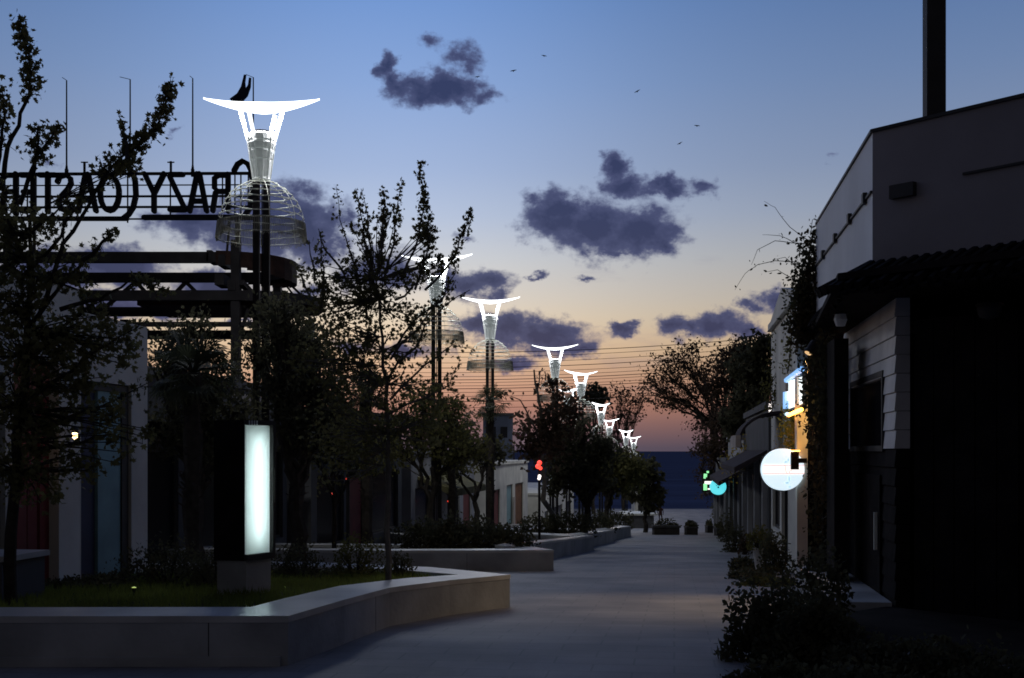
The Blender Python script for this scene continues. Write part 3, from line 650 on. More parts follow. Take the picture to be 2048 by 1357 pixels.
def shop(name, label, cat, s0, s1, t, side, h, depth, wm, ops, group=None, zg=None, roofm=None):
    p = S((s0+s1)/2, t); zg = gz(S(s1, t).y) if zg is None else zg; zt = zg+h
    root = thing(name, (p.x, p.y, zg), label, cat, group)
    ol = [(s0+(s1-s0)*a, s0+(s1-s0)*b, zg+lo, zg+hi) for a, b, lo, hi, *_ in ops]
    facade(root, t, side, s0, s1, zg-.6+(.0), zt, ol, wm)
    for o, op in zip(ol, ops): opening(root, op[4], t, side, o, M[op[5]])
    mb = MB(); ta = t+.221*side; tb = t+depth*side; a, b = sorted((ta, tb))
    mb.st(s0, s0+.2, a, b, zg-.6, zt); mb.st(s1-.2, s1, a, b, zg-.6, zt)
    e0, e1_ = sorted((tb, tb-.2*side)); mb.st(s0+.2, s1-.2, e0, e1_, zg-.6, zt-.001)
    mb.build('side_wall', wm, root)
    mb = MB(); mb.st(s0-.06, s1+.06, min(t-.07*side, tb+.05*side), max(t-.07*side, tb+.05*side), zt+.002, zt+.16); mb.build('roof', roofm or wm, root)
    return root, zg, zt

# --- left: the two pale kiosks
TK = -6.75
sA = [sp(q, TK) for q in (-90, 0, 62, 122, 160)]
zA = 3.45; zg = -.15
root = thing('kiosk', tuple(S(sA[2], TK, zg)), 'taller pale kiosk with dark red panels behind the near tree', 'kiosk', 'pale kiosks behind the planter')
ops = [(sA[0]+.3, sA[1]+.1, zg, 2.4), (sA[1]+.25, sp(118, TK), zg, 2.55)]
facade(root, TK, -1, sA[0]-1.5, sA[4], zg-.4, zA, ops, M['white_wall'])
w = opening(root, 'window', TK, -1, ops[0], M['glass'])
mb = MB(); a, b = ops[1][0], ops[1][1]
for k_ in range(4):
    q0 = a+(b-a)*k_/4; mb.st(q0+.02, q0+(b-a)/4-.02, TK-.16, TK-.12+.012*(k_ % 2), zg, 2.2)
mb.build('red_panel', M['red'], root)
mb = MB(); mb.st(a+.02, b-.02, TK-.15, TK-.1, 2.22, 2.55); mb.build('header_band', M['brick_red'], root)
mb = MB(); mb.st(sA[0]-1.5, sA[4], TK-3, TK-.221, zA-.3, zA-.1); mb.st(sA[4]-.2, sA[4], TK-3, TK-.221, zg-.4, zA-.31); mb.build('roof', M['white_wall'], root)
root = thing('kiosk', tuple(S(sp(230, TK), TK, -.2)), 'lower pale kiosk with teal panel and navy door', 'kiosk', 'pale kiosks behind the planter')
sB = [sp(q, TK) for q in (160, 162, 205, 250, 263, 295)]; zB = 3.2
ops = [(sB[1]+.0, sB[4], -.3, 2.42)]
facade(root, TK, -1, sB[0]+.005, sB[5], -.7, zB, ops, M['white_wall'])
mb = MB(); mb.st(sB[1]+.01, sB[2], TK-.16, TK-.1, -.3, 2.3); mb.build('door', M['navy'], root)
mb = MB(); mb.st(sB[2]+.003, sB[3], TK-.13, TK-.06, -.3, 2.32); mb.build('panel', M['teal'], root)
mb = MB(); mb.st(sB[3]+.003, sB[4]-.002, TK-.15, TK-.04, -.3, 2.41); mb.st(sB[1]+.01, sB[3], TK-.15, TK-.04, 2.325, 2.41); mb.build('door_frame', M['frame'], root)
mb = MB(); mb.st(sB[0]+.005, sB[5], TK-3, TK-.221, zB-.3, zB-.1); mb.st(sB[5]-.2, sB[5], TK-3, TK-.221, -.7, zB-.31); mb.build('roof', M['white_wall'], root)
# low step and pale ledge by the red kiosk
t = thing('entrance_step', tuple(P(20,1110,11.4)), 'pale low step in front of the red panelled kiosk', 'step')
mb = MB(); mb.st(sp(-60,-6.2), sp(30,-6.2), -6.6, -5.9, -.1, P(0,1106,11.6).z); mb.build('step_block', M['dim_wall'], t)
mb = MB(); mb.st(sp(-60,-6.2), sp(33,-6.2), -6.62, -5.86, P(0,1106,11.6).z, P(0,1106,11.6).z+.05); mb.build('step_top', M['coping'], t)
t = thing('wall_lantern', tuple(P(150,872,12.6)), 'small warm lantern glowing behind leaves on the pale kiosk', 'lantern')
c = P(150, 872, 12.75)
mb = MB(); mb.lathe(c, [(.03,.1),(.06,.06),(.06,.055)][::-1], 10); mb.bar(c+Vector((0,0,.09)), S(sp(150,TK),TK,c.z+.09)-RT*.02, .02); mb.build('bracket', M['frame'], t)
mb = MB(); mb.lathe(c, [(.01,-.035),(.028,-.015),(.028,.03),(.01,.033)], 10); mb.build('lamp_glass', G_['warm_soft'], t)

# --- left row of dark shops further down
LS = [
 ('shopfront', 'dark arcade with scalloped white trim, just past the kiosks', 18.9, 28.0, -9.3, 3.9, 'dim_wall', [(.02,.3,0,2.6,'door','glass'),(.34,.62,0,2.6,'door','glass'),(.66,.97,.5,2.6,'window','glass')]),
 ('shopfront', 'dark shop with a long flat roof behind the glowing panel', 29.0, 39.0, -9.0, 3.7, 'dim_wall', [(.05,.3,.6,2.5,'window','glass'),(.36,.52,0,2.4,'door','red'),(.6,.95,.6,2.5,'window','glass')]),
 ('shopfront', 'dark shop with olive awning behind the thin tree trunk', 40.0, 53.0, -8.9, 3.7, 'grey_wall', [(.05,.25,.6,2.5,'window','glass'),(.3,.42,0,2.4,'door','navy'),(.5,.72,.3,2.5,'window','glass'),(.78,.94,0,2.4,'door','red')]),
 ('shopfront', 'pale shop with brown door and blue panel beside the red light', 56.0, 71.0, -8.7, 4.0, 'white_wall', [(.08,.24,0,2.8,'door','red'),(.4,.56,0,2.9,'door','teal'),(.62,.86,0,2.9,'door','brown')]),
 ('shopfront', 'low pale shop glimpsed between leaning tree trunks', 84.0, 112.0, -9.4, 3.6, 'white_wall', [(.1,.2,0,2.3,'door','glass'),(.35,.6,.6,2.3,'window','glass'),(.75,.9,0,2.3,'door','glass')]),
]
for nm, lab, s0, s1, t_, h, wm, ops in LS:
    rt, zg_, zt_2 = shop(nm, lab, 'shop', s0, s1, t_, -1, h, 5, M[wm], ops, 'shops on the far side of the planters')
    if 'scalloped' in lab:
        for (q0, q1, py) in ((315,330,776),(345,380,776),(430,440,789),(452,502,790),(512,530,796)):
            mb = MB(); tq = t_+.35; z = 0
            d0 = tq/((q0-CX)/F*.9909-.1346); z = EYE+(HY-py)/F*d0; a, b = sp(q0,tq), sp(q1,tq)
            mb.st(a, b, tq, tq+.02, z-.02, z+.05); n = max(2, int((q1-q0)/7))
            for k_ in range(n):
                u0, u1 = a+(b-a)*k_/n, a+(b-a)*(k_+1)/n
                mb.prism([S(u0,tq,z-.021), S(u1,tq,z-.021), S((u0*.3+u1*.7),tq,z-.09), S((u0*.7+u1*.3),tq,z-.09)], RT*.02)
            mb.build('scalloped_trim', M['awning_pale'], rt)
        mb = MB(); mb.st(s0+.2, s1-.2, t_+.01, t_+.6, zg_+2.95, zg_+3.05); mb.build('canopy', M['tile'], rt)
    if 'olive' in lab:
        mb = MB(); mb.prism([S(s0+1,t_+.01,zg_+2.9), S(s0+1,t_+1.3,zg_+2.45), S(s0+1,t_+1.3,zg_+2.2), S(s0+1,t_+.01,zg_+2.8)], U*7); mb.build('awning', M['awning_olive'], rt)
    if 'flat roof' in lab:
        mb = MB(); mb.st(s0-.4, s1+.6, t_-.2, t_+.9, zg_+3.9, zg_+4.15); mb.build('roof_beam', M['steel_dark'], rt)
        mb = MB(); a = P(655,758,34); mb.xyz(a.x, a.x+.5, 33.9, 34, a.z-.05, a.z+.05); mb.build('roof_trim', M['awning_pale'], rt)
    if 'brown door' in lab:
        mb = MB(); mb.st(s0+.55*(s1-s0), s0+.6*(s1-s0), t_+.02, t_+.06, zg_+.3, zg_+2.2); mb.build('tube_light', M['awning_pale'], rt)
# grey upper-storey house and pink board far left
t = thing('house', tuple(P(1003, 905, 88)), 'grey flat roofed house behind the palm, seen over the shops', 'house')
z1 = P(0,832,88).z
mb = MB(); mb.xyz(P(966,0,88).x, P(1026,0,88).x, 88, 94, gz(88)-.5, z1); mb.build('wall', M['blue_wall'], t)
mb = MB(); mb.xyz(P(964,0,88).x, P(1028,0,88).x, 87.8, 94.2, z1+.002, z1+.2); mb.build('roof', M['dim_wall'], t)
for q in (985, 1008):
    mb = MB(); a = P(q,865,87.97); mb.xyz(a.x-.25, a.x+.25, 87.93, 87.98, a.z-.4, a.z+.4); mb.build('window', M['glass'], t)
t = thing('billboard', tuple(P(1040,905,84)), 'small pale pink board with a dark maroon mark', 'billboard')
a, b = P(1025,890,84), P(1055,864,84)
mb = MB(); mb.xyz(a.x, b.x, 84, 84.12, a.z, b.z); mb.build('board', M['pink'], t)
mb = MB(); c = P(1039,873,83.97)
mb.prism([P(q,r,83.985) for q, r in ((1028,869),(1034,867),(1038,871),(1047,871),(1049,875),(1042,877),(1035,878))], (0,.01,0)); mb.build('mark', M['maroon'], t)
mb = MB(); mb.xyz(a.x+.05,a.x+.15,84.02,84.1,gz(84)-.3,a.z); mb.xyz(b.x-.15,b.x-.05,84.02,84.1,gz(84)-.3,a.z); mb.build('post', M['steel_dark'], t)
t = thing('sea_kiosk', tuple(P(1288,1012,98)), 'small pale kiosk with a dark serving opening near the sea', 'kiosk')
x0, x1 = P(1270,0,98).x, P(1305,0,98).x; z1 = P(0,969,98).z; zb = gz(98)-.2
mb = MB(); mb.xyz(x0, x0+.25, 98, 101, zb, z1); mb.xyz(x1-.2, x1, 98, 101, zb, z1); mb.xyz(x0+.25, x1-.2, 98, 98.2, z1-.85, z1); mb.xyz(x0+.25, x1-.2, 100.8, 101, zb, z1); mb.build('wall', M['white_wall'], t)
mb = MB(); mb.xyz(x0+.25, x1-.2, 98.3, 98.5, zb, zb+1.2); mb.build('counter', M['frame'], t)
mb = MB(); mb.xyz(x0-.05, x1+.05, 97.9, 101.1, z1+.002, z1+.12); mb.build('roof', M['white_wall'], t)

# small lights among the trees
def signal(name, pts, label, cat, pole=None):
    t = thing(name, tuple(pts[0][0]), label, cat)
    for c, r, m in pts:
        mb = MB(); mb.lathe(c, [(.001,-r),(r*.7,-r*.7),(r,0),(r*.7,r*.7),(.001,r)], 10); mb.build('bulb', G_[m], t, True)
    if pole:
        mb = MB(); q = pts[0][0]+Vector((0,.22,0)); mb.bar(Vector((q.x,q.y,gz(q.y)-.2)), q+Vector((0,0,.2)), .07)
        for c, r, m in pts: mb.bar(c, Vector((q.x,q.y,c.z)), .03)
        mb.build('post', M['steel_dark'], t)
d = 33.0
signal('signal_light', [(P(1079,926,d),.07,'red'),(P(1076,933,d),.075,'red'),(P(1081,937,d),.055,'red'),(P(1079,953,d),.05,'white'),(P(1078,957.5,d),.045,'white')], 'post with a red glowing cluster above two small white lamps', 'signal light', True)
signal('post_light', [(P(1101,955,40),.055,'bluewhite'),(P(1101,962,40),.05,'white')], 'two stacked bluish white bulbs on a dark post', 'post light', True)
for px, py, d, lab in ((693,958,26,'tiny red light highest of the three red dots in the dark'),(664,988,26,'tiny red light left of the others, beside a tree trunk'),(897,1003,44,'tiny red light low behind the dark hedge')):
    signal('indicator_light', [(P(px,py,d),.022 if d < 30 else .04,'red')], lab, 'indicator light', True)

# --- overhead cables on two poles
cab = [(690,684),(700,692),(712,702),(722,712),(731,722),(739,730),(745,737),(751,742),(757,749),(763,754),(770,762),(778,770),(788,781),(800,794)]
def pole(px, d, label):
    t = thing('utility_pole', (P(px,0,d).x, d, gz(d)), label, 'utility pole', 'utility poles carrying the cables')
    x = P(px,0,d).x; zt = P(0,672,d).z
    mb = MB(); mb.tube([(x,d,gz(d)-.4),(x,d,zt)], [.14,.09], 8); mb.build('pole', M['bark'], t)
    return t
pole(640, 92, 'utility pole behind the dark trees, where the cables start'); pole(1500, 92, 'utility pole behind the street trees on the shop side, where the cables end')
for i, (yl, yr) in enumerate(cab):
    mb = MB(); a = P(640, yl+10, 92); b = P(1500, yr-6, 92); n = 16
    mb.tube([a.lerp(b, k_/n) - Z*(.55*4*(k_/n)*(1-k_/n)) + Vector((0, .05*i, 0)) for k_ in range(n+1)], (.017 if i % 3 else .025), 4)
    tag(mb.build('overhead_cable', M['cable']), ('topmost of the overhead cables crossing the sunset', 'lowest of the overhead cables crossing the sunset')[0 if i == 0 else 1] if i in (0, 13) else 'thin dark overhead cable strung across the orange sky', 'cable', 'overhead cables across the street')

# ------------------------------------------------------------------ right: the near building with the big fascia
C = P(1745, 903, 11); C.z = 0; FE = P(1632, 903, 15.5); FE.z = 0
Gf = C + Vector((.64, -.77, 0)).normalized()*6.5
zf0, zf1 = 3.33, 4.52
rt1 = thing('corner_shop', (C.x+2, C.y+1, 0), 'near corner shop with deep pale fascia and dark tiled canopy', 'shop')
eC = (Gf-C).normalized(); nF = Vector((eC.y, -eC.x, 0)); nF = nF if nF.y < 0 else -nF
uS = (FE-C).normalized(); nS = Vector((-uS.y, uS.x, 0)); nS = nS if nS.x < 0 else -nS
mb = MB(); th = .2
mb.prism([C+Z*zf0, FE+Z*zf0, FE-nS*th+Z*zf0, C-nS*th*1.0-nF*th+Z*zf0], Z*(zf1-zf0))
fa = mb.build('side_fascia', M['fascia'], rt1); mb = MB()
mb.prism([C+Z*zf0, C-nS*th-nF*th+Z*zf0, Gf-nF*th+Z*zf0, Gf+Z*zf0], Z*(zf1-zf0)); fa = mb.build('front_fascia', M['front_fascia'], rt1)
mb = MB(); q = .012
mb.prism([C+nS*q+Z*(zf1+.001)+nF*q, FE+nS*q+Z*(zf1+.001), FE-nS*.26+Z*(zf1+.001), C-nS*.26-nF*.26+Z*(zf1+.001)], Z*.03)
mb.prism([C+nF*q+nS*q+Z*(zf1+.001), C-nF*.26-nS*.26+Z*(zf1+.001), Gf-nF*.26+Z*(zf1+.001), Gf+nF*q+Z*(zf1+.001)], Z*.03); mb.build('cap_flashing', M['frame'], fa)
mb = MB(); mb.bar(C+nS*.012+Z*3.98, FE+nS*.012+Z*3.98, .02, .02); mb.bar(C+nF*.012+Z*3.98+eC*.9, Gf+nF*.012+Z*3.98, .02, .02)
for k_ in (.08,.3,.55,.8): mb.box(C.lerp(FE,k_)+nS*.02+Z*3.99, uS*.05, nS*.02, Z*.05)
mb.box(C+eC*.33+nF*.03+Z*3.93, eC*.12, nF*.03, Z*.06); mb.build('conduit', M['frame'], fa)
mb = MB(); mb.prism([C-nS*.2-nF*.2+Z*4.2, FE-nS*.2+Z*4.2, FE+RT*7+Z*4.2, Gf+RT*3+Z*4.2, Gf-nF*.2+Z*4.2], Z*.15); mb.build('roof', M['dim_wall'], rt1)
# tiled canopy under the fascia
mb = MB(); rr = random.Random(5)
def eave(a, b, n, out0, out1, zt2, zl, nn):
    for k_ in range(n):
        p = a.lerp(b, (k_+.5)/n); w = (b-a).length/n; e = (b-a).normalized(); o_ = out0+(out1-out0)*(k_+.5)/n + rr.uniform(-.03,.03)
        pts = []
        for z, q in ((zt2, .02), (zl+rr.uniform(-.02,.02), o_)):
            pts.append(p+nn*q+Z*z)
        mb.tube([pts[0], pts[0].lerp(pts[1],.5)+Z*.01, pts[1]], w*.36, 6)
        mb.bar(pts[0]-Z*.06+e*w/2, pts[1]-Z*.05+e*w/2, w*.7, .03)
eave(C-eC*.05, Gf, 58, .55, .6, zf0-.02, zf0-.3, nF); eave(C+uS*.1, FE, 36, .2, .07, zf0-.02, zf0-.16, nS)
for k_ in range(5):
    a_ = k_/4; nn = (nS*(1-a_)+nF*a_).normalized(); mb.tube([C+Z*(zf0-.02), C+nn*.5+Z*(zf0-.28)], .05, 6)
mb.build('tiled_canopy', M['tile'], rt1)
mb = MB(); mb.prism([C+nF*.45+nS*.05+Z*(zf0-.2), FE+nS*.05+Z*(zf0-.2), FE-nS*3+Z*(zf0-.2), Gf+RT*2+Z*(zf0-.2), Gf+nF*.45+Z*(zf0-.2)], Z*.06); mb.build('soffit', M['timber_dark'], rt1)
# lapped board wall on the street side
TW = 2.19; s_a, s_b = sp(1795, TW), sp(1690, TW); w0, w1 = sp(1772, TW), sp(1706, TW)
mb = MB(); mb2 = MB(); nb = 18; hb = 3.38/nb
for k_ in range(nb):
    z0 = -.25+k_*hb
    for a, b in ((s_a, w0), (w0, w1), (w1, s_b)):
        if a == w0 and 1.62 < z0+hb/2 < 2.42: continue
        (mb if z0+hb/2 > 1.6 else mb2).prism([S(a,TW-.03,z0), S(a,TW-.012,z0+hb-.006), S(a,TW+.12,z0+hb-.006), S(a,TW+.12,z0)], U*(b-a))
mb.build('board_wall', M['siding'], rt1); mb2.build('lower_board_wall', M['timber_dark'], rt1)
mb = MB()
for q in ((w0, w0+.06, 1.6, 2.45),(w1-.06, w1, 1.6, 2.45),(w0+.06, w1-.06, 2.39, 2.45),(w0+.06, w1-.06, 1.6, 1.66)): mb.st(q[0], q[1], TW-.04, TW+.08, q[2], q[3])
w = mb.build('window', M['frame'], rt1); mb = MB(); mb.st(w0+.06, w1-.06, TW+.03, TW+.05, 1.66, 2.39); mb.build('pane', M['glass'], w)
mb = MB(); mb.st(w0+.1, w1-.15, TW-.05, TW-.034, -.2, 1.35); dr = mb.build('door', M['timber_dark'], rt1)
mb = MB(); mb.st(w0+.2, w0+.23, TW-.09, TW-.055, .55, .95); mb.build('door_handle', M['wire'], dr)
mb = MB(); mb.st(s_a-.04, s_b, TW-.62, TW-.06, -.3, .1); mb.build('step', M['concrete'], rt1)
# dark recessed porch behind the angled front
pa = S(s_a, TW+.16, 0); pb_ = pa+eC*6.5
mb = MB(); nn_ = 30
for k_ in range(nn_):
    a, b = pa.lerp(pb_, k_/nn_), pa.lerp(pb_, (k_+1)/nn_)-eC*.012
    mb.prism([a+Z*-.3, b+Z*-.3, b-nF*.1+Z*-.3, a-nF*.1+Z*-.3], Z*(3.2+(.003*(k_ % 2))))
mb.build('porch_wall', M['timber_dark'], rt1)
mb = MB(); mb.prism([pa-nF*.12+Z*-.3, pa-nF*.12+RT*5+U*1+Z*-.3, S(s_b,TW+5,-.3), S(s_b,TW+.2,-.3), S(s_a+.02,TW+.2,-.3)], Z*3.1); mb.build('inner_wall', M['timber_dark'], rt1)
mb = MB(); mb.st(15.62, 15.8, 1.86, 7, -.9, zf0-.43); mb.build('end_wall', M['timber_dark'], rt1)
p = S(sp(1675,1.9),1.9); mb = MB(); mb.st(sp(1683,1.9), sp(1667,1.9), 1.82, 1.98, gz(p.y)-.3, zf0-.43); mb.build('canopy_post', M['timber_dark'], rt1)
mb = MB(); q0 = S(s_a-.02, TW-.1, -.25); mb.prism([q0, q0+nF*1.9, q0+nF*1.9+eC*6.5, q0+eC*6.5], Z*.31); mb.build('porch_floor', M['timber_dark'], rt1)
t = thing('porch_lantern', tuple(P(1680,642,13.5)), 'unlit pale glass lantern on the canopy post', 'lantern')
c = P(1681, 640, 13.2)
mb = MB(); mb.lathe(c, [(.05,-.07),(.075,0),(.06,.06),(.02,.09)], 10); mb.build('glass_bowl', M['fascia'], t); mb = MB(); mb.lathe(c, [(.085,.06),(.05,.11),(.01,.16)], 10); mb.bar(c+Z*.15, c+Z*.15+Vector((.12,.5,0)), .025); mb.build('bracket', M['frame'], t)
t = thing('porch_light', tuple(P(1984,630,9.4)), 'unlit round bulkhead lamp on the dark porch wall', 'wall lamp')
c = P(1984, 626, 8.6); c = pa+eC*((1984-CX)/F*0+1.0); kk = (1984-CX)/F; q_ = (kk*pa.y-pa.x)/(eC.x-kk*eC.y); c = pa+eC*q_+nF*.05; c.z = EYE+(HY-626)/F*c.y
mb = MB(); mb.lathe(c, [(.02,-.065),(.09,-.04),(.11,.02),(.11,.06),(.02,.062)], 14); mb.build('glass', M['dim_wall'], t, True); mb = MB(); mb.lathe(c, [(.125,.06),(.125,.085)], 14); mb.build('rim', M['frame'], t)
t = thing('steel_pillar', tuple(P(1868,240,13)), 'tall square pillar rising from the near roof out of the picture', 'pillar')
x0, x1 = P(1854,0,13).x, P(1892,0,13).x
mb = MB(); mb.xyz(x0, x1, 13, 13.14, 4.35, 9.5); mb.build('shaft', M['frame'], t)
mb = MB(); mb.xyz(x0-.08, x1+.08, 12.92, 13.22, 4.352, 4.4); mb.build('base_plate', M['frame'], t)
# downlight under the canopy that throws the warm pool on the pavement
c = S(15.35, 1.66, 2.85); tg = S(14.2, -.2, -.2); t = thing('canopy_spotlight', tuple(c), 'small warm spotlight under the near shop canopy, aimed at the pavement', 'spotlight')
dv = (tg-c).normalized(); mb = MB(); mb.tube([c-dv*.16, c-dv*.14, c, c+dv*.03], [.02,.05,.055,.06], 12); mb.bar(c-dv*.1, c-dv*.1+Z*.3+RT*.15, .02); mb.build('housing', M['frame'], t)
mb = MB(); mb.tube([c+dv*.031, c+dv*.034], [.045,.045], 12); mb.build('lens', G_['warm'], t)
sl = bpy.data.lights.new('spot_beam', 'SPOT'); sl.energy = 220; sl.color = (1, .72, .42); sl.spot_size = math.radians(78); sl.spot_blend = .9; sl.shadow_soft_size = .05
lo = bpy.data.objects.new('spot_beam', sl); COL.objects.link(lo); lo.parent = t; lo.location = dv*.06; lo.rotation_euler = dv.to_track_quat('-Z', 'Y').to_euler()

# --- right row further down the street
T2 = 2.12
r2, zg2, zt2 = shop('gabled_shop', 'pale shop with vines and the lit wall board, beyond the near corner shop', 'shop', 20.35, 27.2, T2, 1, 4.9, 6, M['white_wall'],
   [(.42,.62,0,2.3,'door','glass'),(.68,.95,.6,2.3,'window','glass')], 'shops along the built side', zg=-.65)
mb = MB(); mb.st(20.0, 20.35, T2-.15, T2+.02, -.9, 4.2); mb.build('pilaster', M['white_wall'], r2)
mb = MB(); mb.st(20.22, 20.345, T2+.024, T2+6, -.9, 4.15); mb.build('end_cladding', M['timber_dark'], r2)
mb = MB(); mb.prism([S(20.34,T2-.09,4.25), S(27.2,T2-.09,4.25), S(23.6,T2-.09,4.75)], RT*.3); mb.build('gable', M['white_wall'], r2)
mb = MB()
for k_ in range(18):
    a = k_/17*math.pi*.55; mb.prism([S(24.2,T2-.9*math.sin(a)*.95,1.84+.56*math.cos(a)), S(24.2,T2-.9*math.sin(a+.1)*.95,1.84+.56*math.cos(a+.1)), S(24.2,T2-.86*math.sin(a+.1)*.95,1.81+.54*math.cos(a+.1)), S(24.2,T2-.86*math.sin(a)*.95,1.81+.54*math.cos(a))], U*2.0)
aw = mb.build('awning', M['awning'], r2)
mb = MB(); mb.st(24.15, 26.25, T2-.93, T2-.83, 1.68, 1.92); mb.build('awning_valance', M['awning_pale'], aw)
RS = [('dark shop with a round unlit ring sign and ivy on its front', 28.0, 37.0, 3.9, 'dim_wall', [(.06,.3,.6,2.3,'window','glass'),(.38,.52,0,2.3,'door','navy'),(.6,.92,.6,2.3,'window','glass')]),
      ('grey shop behind the round cyan sign', 38.0, 49.0, 3.9, 'grey_wall', [(.06,.3,.6,2.3,'window','glass'),(.4,.52,0,2.3,'door','brown'),(.6,.92,.6,2.3,'window','glass')]),
      ('last dark shop in the row, next to the green neon', 50.0, 64.0, 3.8, 'dim_wall', [(.06,.3,.6,2.3,'window','glass'),(.4,.52,0,2.3,'door','red'),(.6,.92,.6,2.3,'window','glass')])]
for lab, s0, s1, h, wm, ops in RS:
    rt, zg_, zt_ = shop('shopfront', lab, 'shop', s0, s1, T2, 1, h, 6, M[wm], ops, 'shops along the built side')
    for k_ in range(4):
        s_ = s0+.3+(s1-s0-.7)*k_/3; mb = MB(); mb.st(s_, s_+.22, T2-.12, T2-.002, zg_-.4, zg_+2.8); mb.build('pilaster', M['dim_wall' if wm != 'dim_wall' else 'grey_wall'], rt)
    mb = MB(); mb.prism([S(s0+.4,T2-.002,zg_+2.95), S(s0+.4,T2-.75,zg_+2.55), S(s0+.4,T2-.75,zg_+2.42), S(s0+.4,T2-.002,zg_+2.82)], U*(s1-s0-.8)); mb.build('awning', M['awning'], rt)

# --- signs on the right
def disc_pts(c, r, n=40, a0=0, a1=2*math.pi): return [c+Vector((r*math.cos(a0+(a1-a0)*k/n), 0, r*math.sin(a0+(a1-a0)*k/n))) for k in range(n)]
d = 19.5; c = P(1567, 939.5, d); r = 42/F*d; pxm = d/F
t = thing('round_light_sign', tuple(c), 'large round glowing white sign with a red edged band on the pilaster', 'illuminated sign')
mb = MB(); mb.prism(disc_pts(c, r), (0,.16,0)); b0 = mb.build('light_box', G_['disc'], t)
def chord(z): return math.sqrt(max(0, r*r-z*z))
zA1, zA2 = (939.5-931.5)*pxm, (939.5-947.5)*pxm
mb = MB(); n = 12; up = [Vector((c.x-chord(zA1)+2*chord(zA1)*k/n, d-.004, c.z+zA1)) for k in range(n+1)]
mb.add([Vector((c.x-chord(zA1),d-.004,c.z+zA1)), Vector((c.x-chord(zA2),d-.004,c.z+zA2)), Vector((c.x+chord(zA2),d-.004,c.z+zA2)), Vector((c.x+chord(zA1),d-.004,c.z+zA1)), ], [(0,1,2,3)]); mb.build('white_band', G_['disc_band'], t)
mb = MB()
for z in (zA1, zA2): mb.bar(Vector((c.x-chord(z),d-.012,c.z+z)), Vector((c.x+chord(z),d-.012,c.z+z)), .012)
def dp(px, py): return Vector((P(px,py,d).x, d-.014, P(px,py,d).z))
mb.stroke([dp(1565,932), dp(1569,931), dp(1571,936), dp(1571,943), dp(1574,946.5)], .012, X1, Z, (0,.006,0)); mb.stroke([dp(1564,940), dp(1566,937.5), dp(1568,939)], .008, X1, Z, (0,.006,0))
mb.stroke([dp(1578,947.5), dp(1579,943), dp(1582.5,941)], .012, X1, Z, (0,.006,0))
mb.build('lettering', G_['disc_red'], t)
mb = MB()
for px, py, w, h in ((1572,924,3.5,2),(1576,920,2,3),(1574,966,4,2),(1578,958,1.5,6),(1569,926.5,1.8,1.2),(1579,974,3,1.5),(1571,904,4,1.2)):
    mb.prism([dp(px+w*math.cos(a), py+h*math.sin(a))+Vector((0,.006,0)) for a in [2*math.pi*k/10 for k in range(10)]], (0,.003,0))
mb.build('blue_mark', G_['disc_blue'], t)
mb = MB(); mb.tube(disc_pts(c+Vector((0,.17,0)), r+.005), .014, 5, True); mb.build('rim', M['frame'], t)
mb = MB(); q0, q1 = P(1582,939.5,d-.05), P(1596.5,904,d-.05); mb.xyz(q0.x, q1.x, d-.1, d-.02, q0.z, q1.z); q0, q1 = P(1596,926.5,d-.05), P(1613,917,d-.05); mb.xyz(q0.x+.001, q1.x, d-.09, d+.0, q0.z, q1.z)
mb.build('bracket', M['timber_dark'], t)
mb = MB(); q0, q1 = P(1581,903,d-.06), P(1598,901,d-.06); mb.xyz(q0.x, q1.x, d-.12, d-.01, q0.z, q1.z); mb.build('bracket_top_glow', G_['orange'], t)  # bracket's top edge catching the orange tube's light, put in as emission
t = thing('added_pilaster_light', tuple(S(19.72, 2.22, 1.9)), 'slim unseen amber light added to wash the pilaster above the round white sign', 'wall light')  # unseen light added to turn the pilaster amber, its lens facing the wall
q = S(19.72, 2.23, 2.05); dv = (U*.3-RT*.17).normalized(); sv = dv.cross(Z)
mb = MB(); mb.box(q, dv*.02, sv*.05, Z*.34); mb.bar(q+dv*.02+Z*.2, S(20.22, 2.2, q.z+.2), .03); mb.build('housing', M['timber_dark'], t)
mb = MB(); mb.box(q+dv*.024, dv*.003, sv*.04, Z*.32); mb.build('lens', G_['washer'], t)
# board on the facade
tb = T2-.1
def bp(px, py, off=0):
    tq = tb-off; k_ = (px-CX)/F; dd = tq/(k_*.9909-.1346); return S(sp(px,tq), tq, EYE+(HY-py)/F*dd)
t = thing('lit_wall_board', tuple(bp(1588,785)), 'glowing white wall board with blue edge tubes among vine leaves', 'illuminated sign')
def sheet(mb, q, off, th): mb.prism([bp(*p_, off=off) for p_ in q], RT*th)
mb = MB(); sheet(mb, [(1571,760),(1604,738),(1604,818),(1571,826)], 0, .08); mb.build('backing', M['frame'], t)
mb = MB(); sheet(mb, [(1577,763),(1603,754),(1603,808),(1577,818)], .02, .015); mb.build('panel', G_['sign_white'], t)
mb = MB(); mb.tube([bp(1571.5,818,.05), bp(1571.5,784.5,.05)][::-1], .05, 6); mb.build('side_tube', G_['sign_blue'], t)
mb = MB(); mb.tube([bp(1573,761,.05), bp(1588,750,.05), bp(1603,739,.05)], .05, 6); mb.build('top_tube', G_['sign_blue'], t)
mb = MB(); sheet(mb, [(1570.5,784),(1576,783),(1576,801),(1570.5,803)], .03, .02); mb.build('side_patch', G_['disc_band'], t)
mb = MB(); mb.tube([bp(1577,831,.1), bp(1590,825,.1), bp(1603,819.5,.1)], .03, 6); mb.build('orange_tube', G_['orange'], t)
mb = MB(); mb.tube([bp(1572.5,829,.1), bp(1575,828,.1)], .03, 6); mb.build('end_lamp', G_['bluewhite'], t)
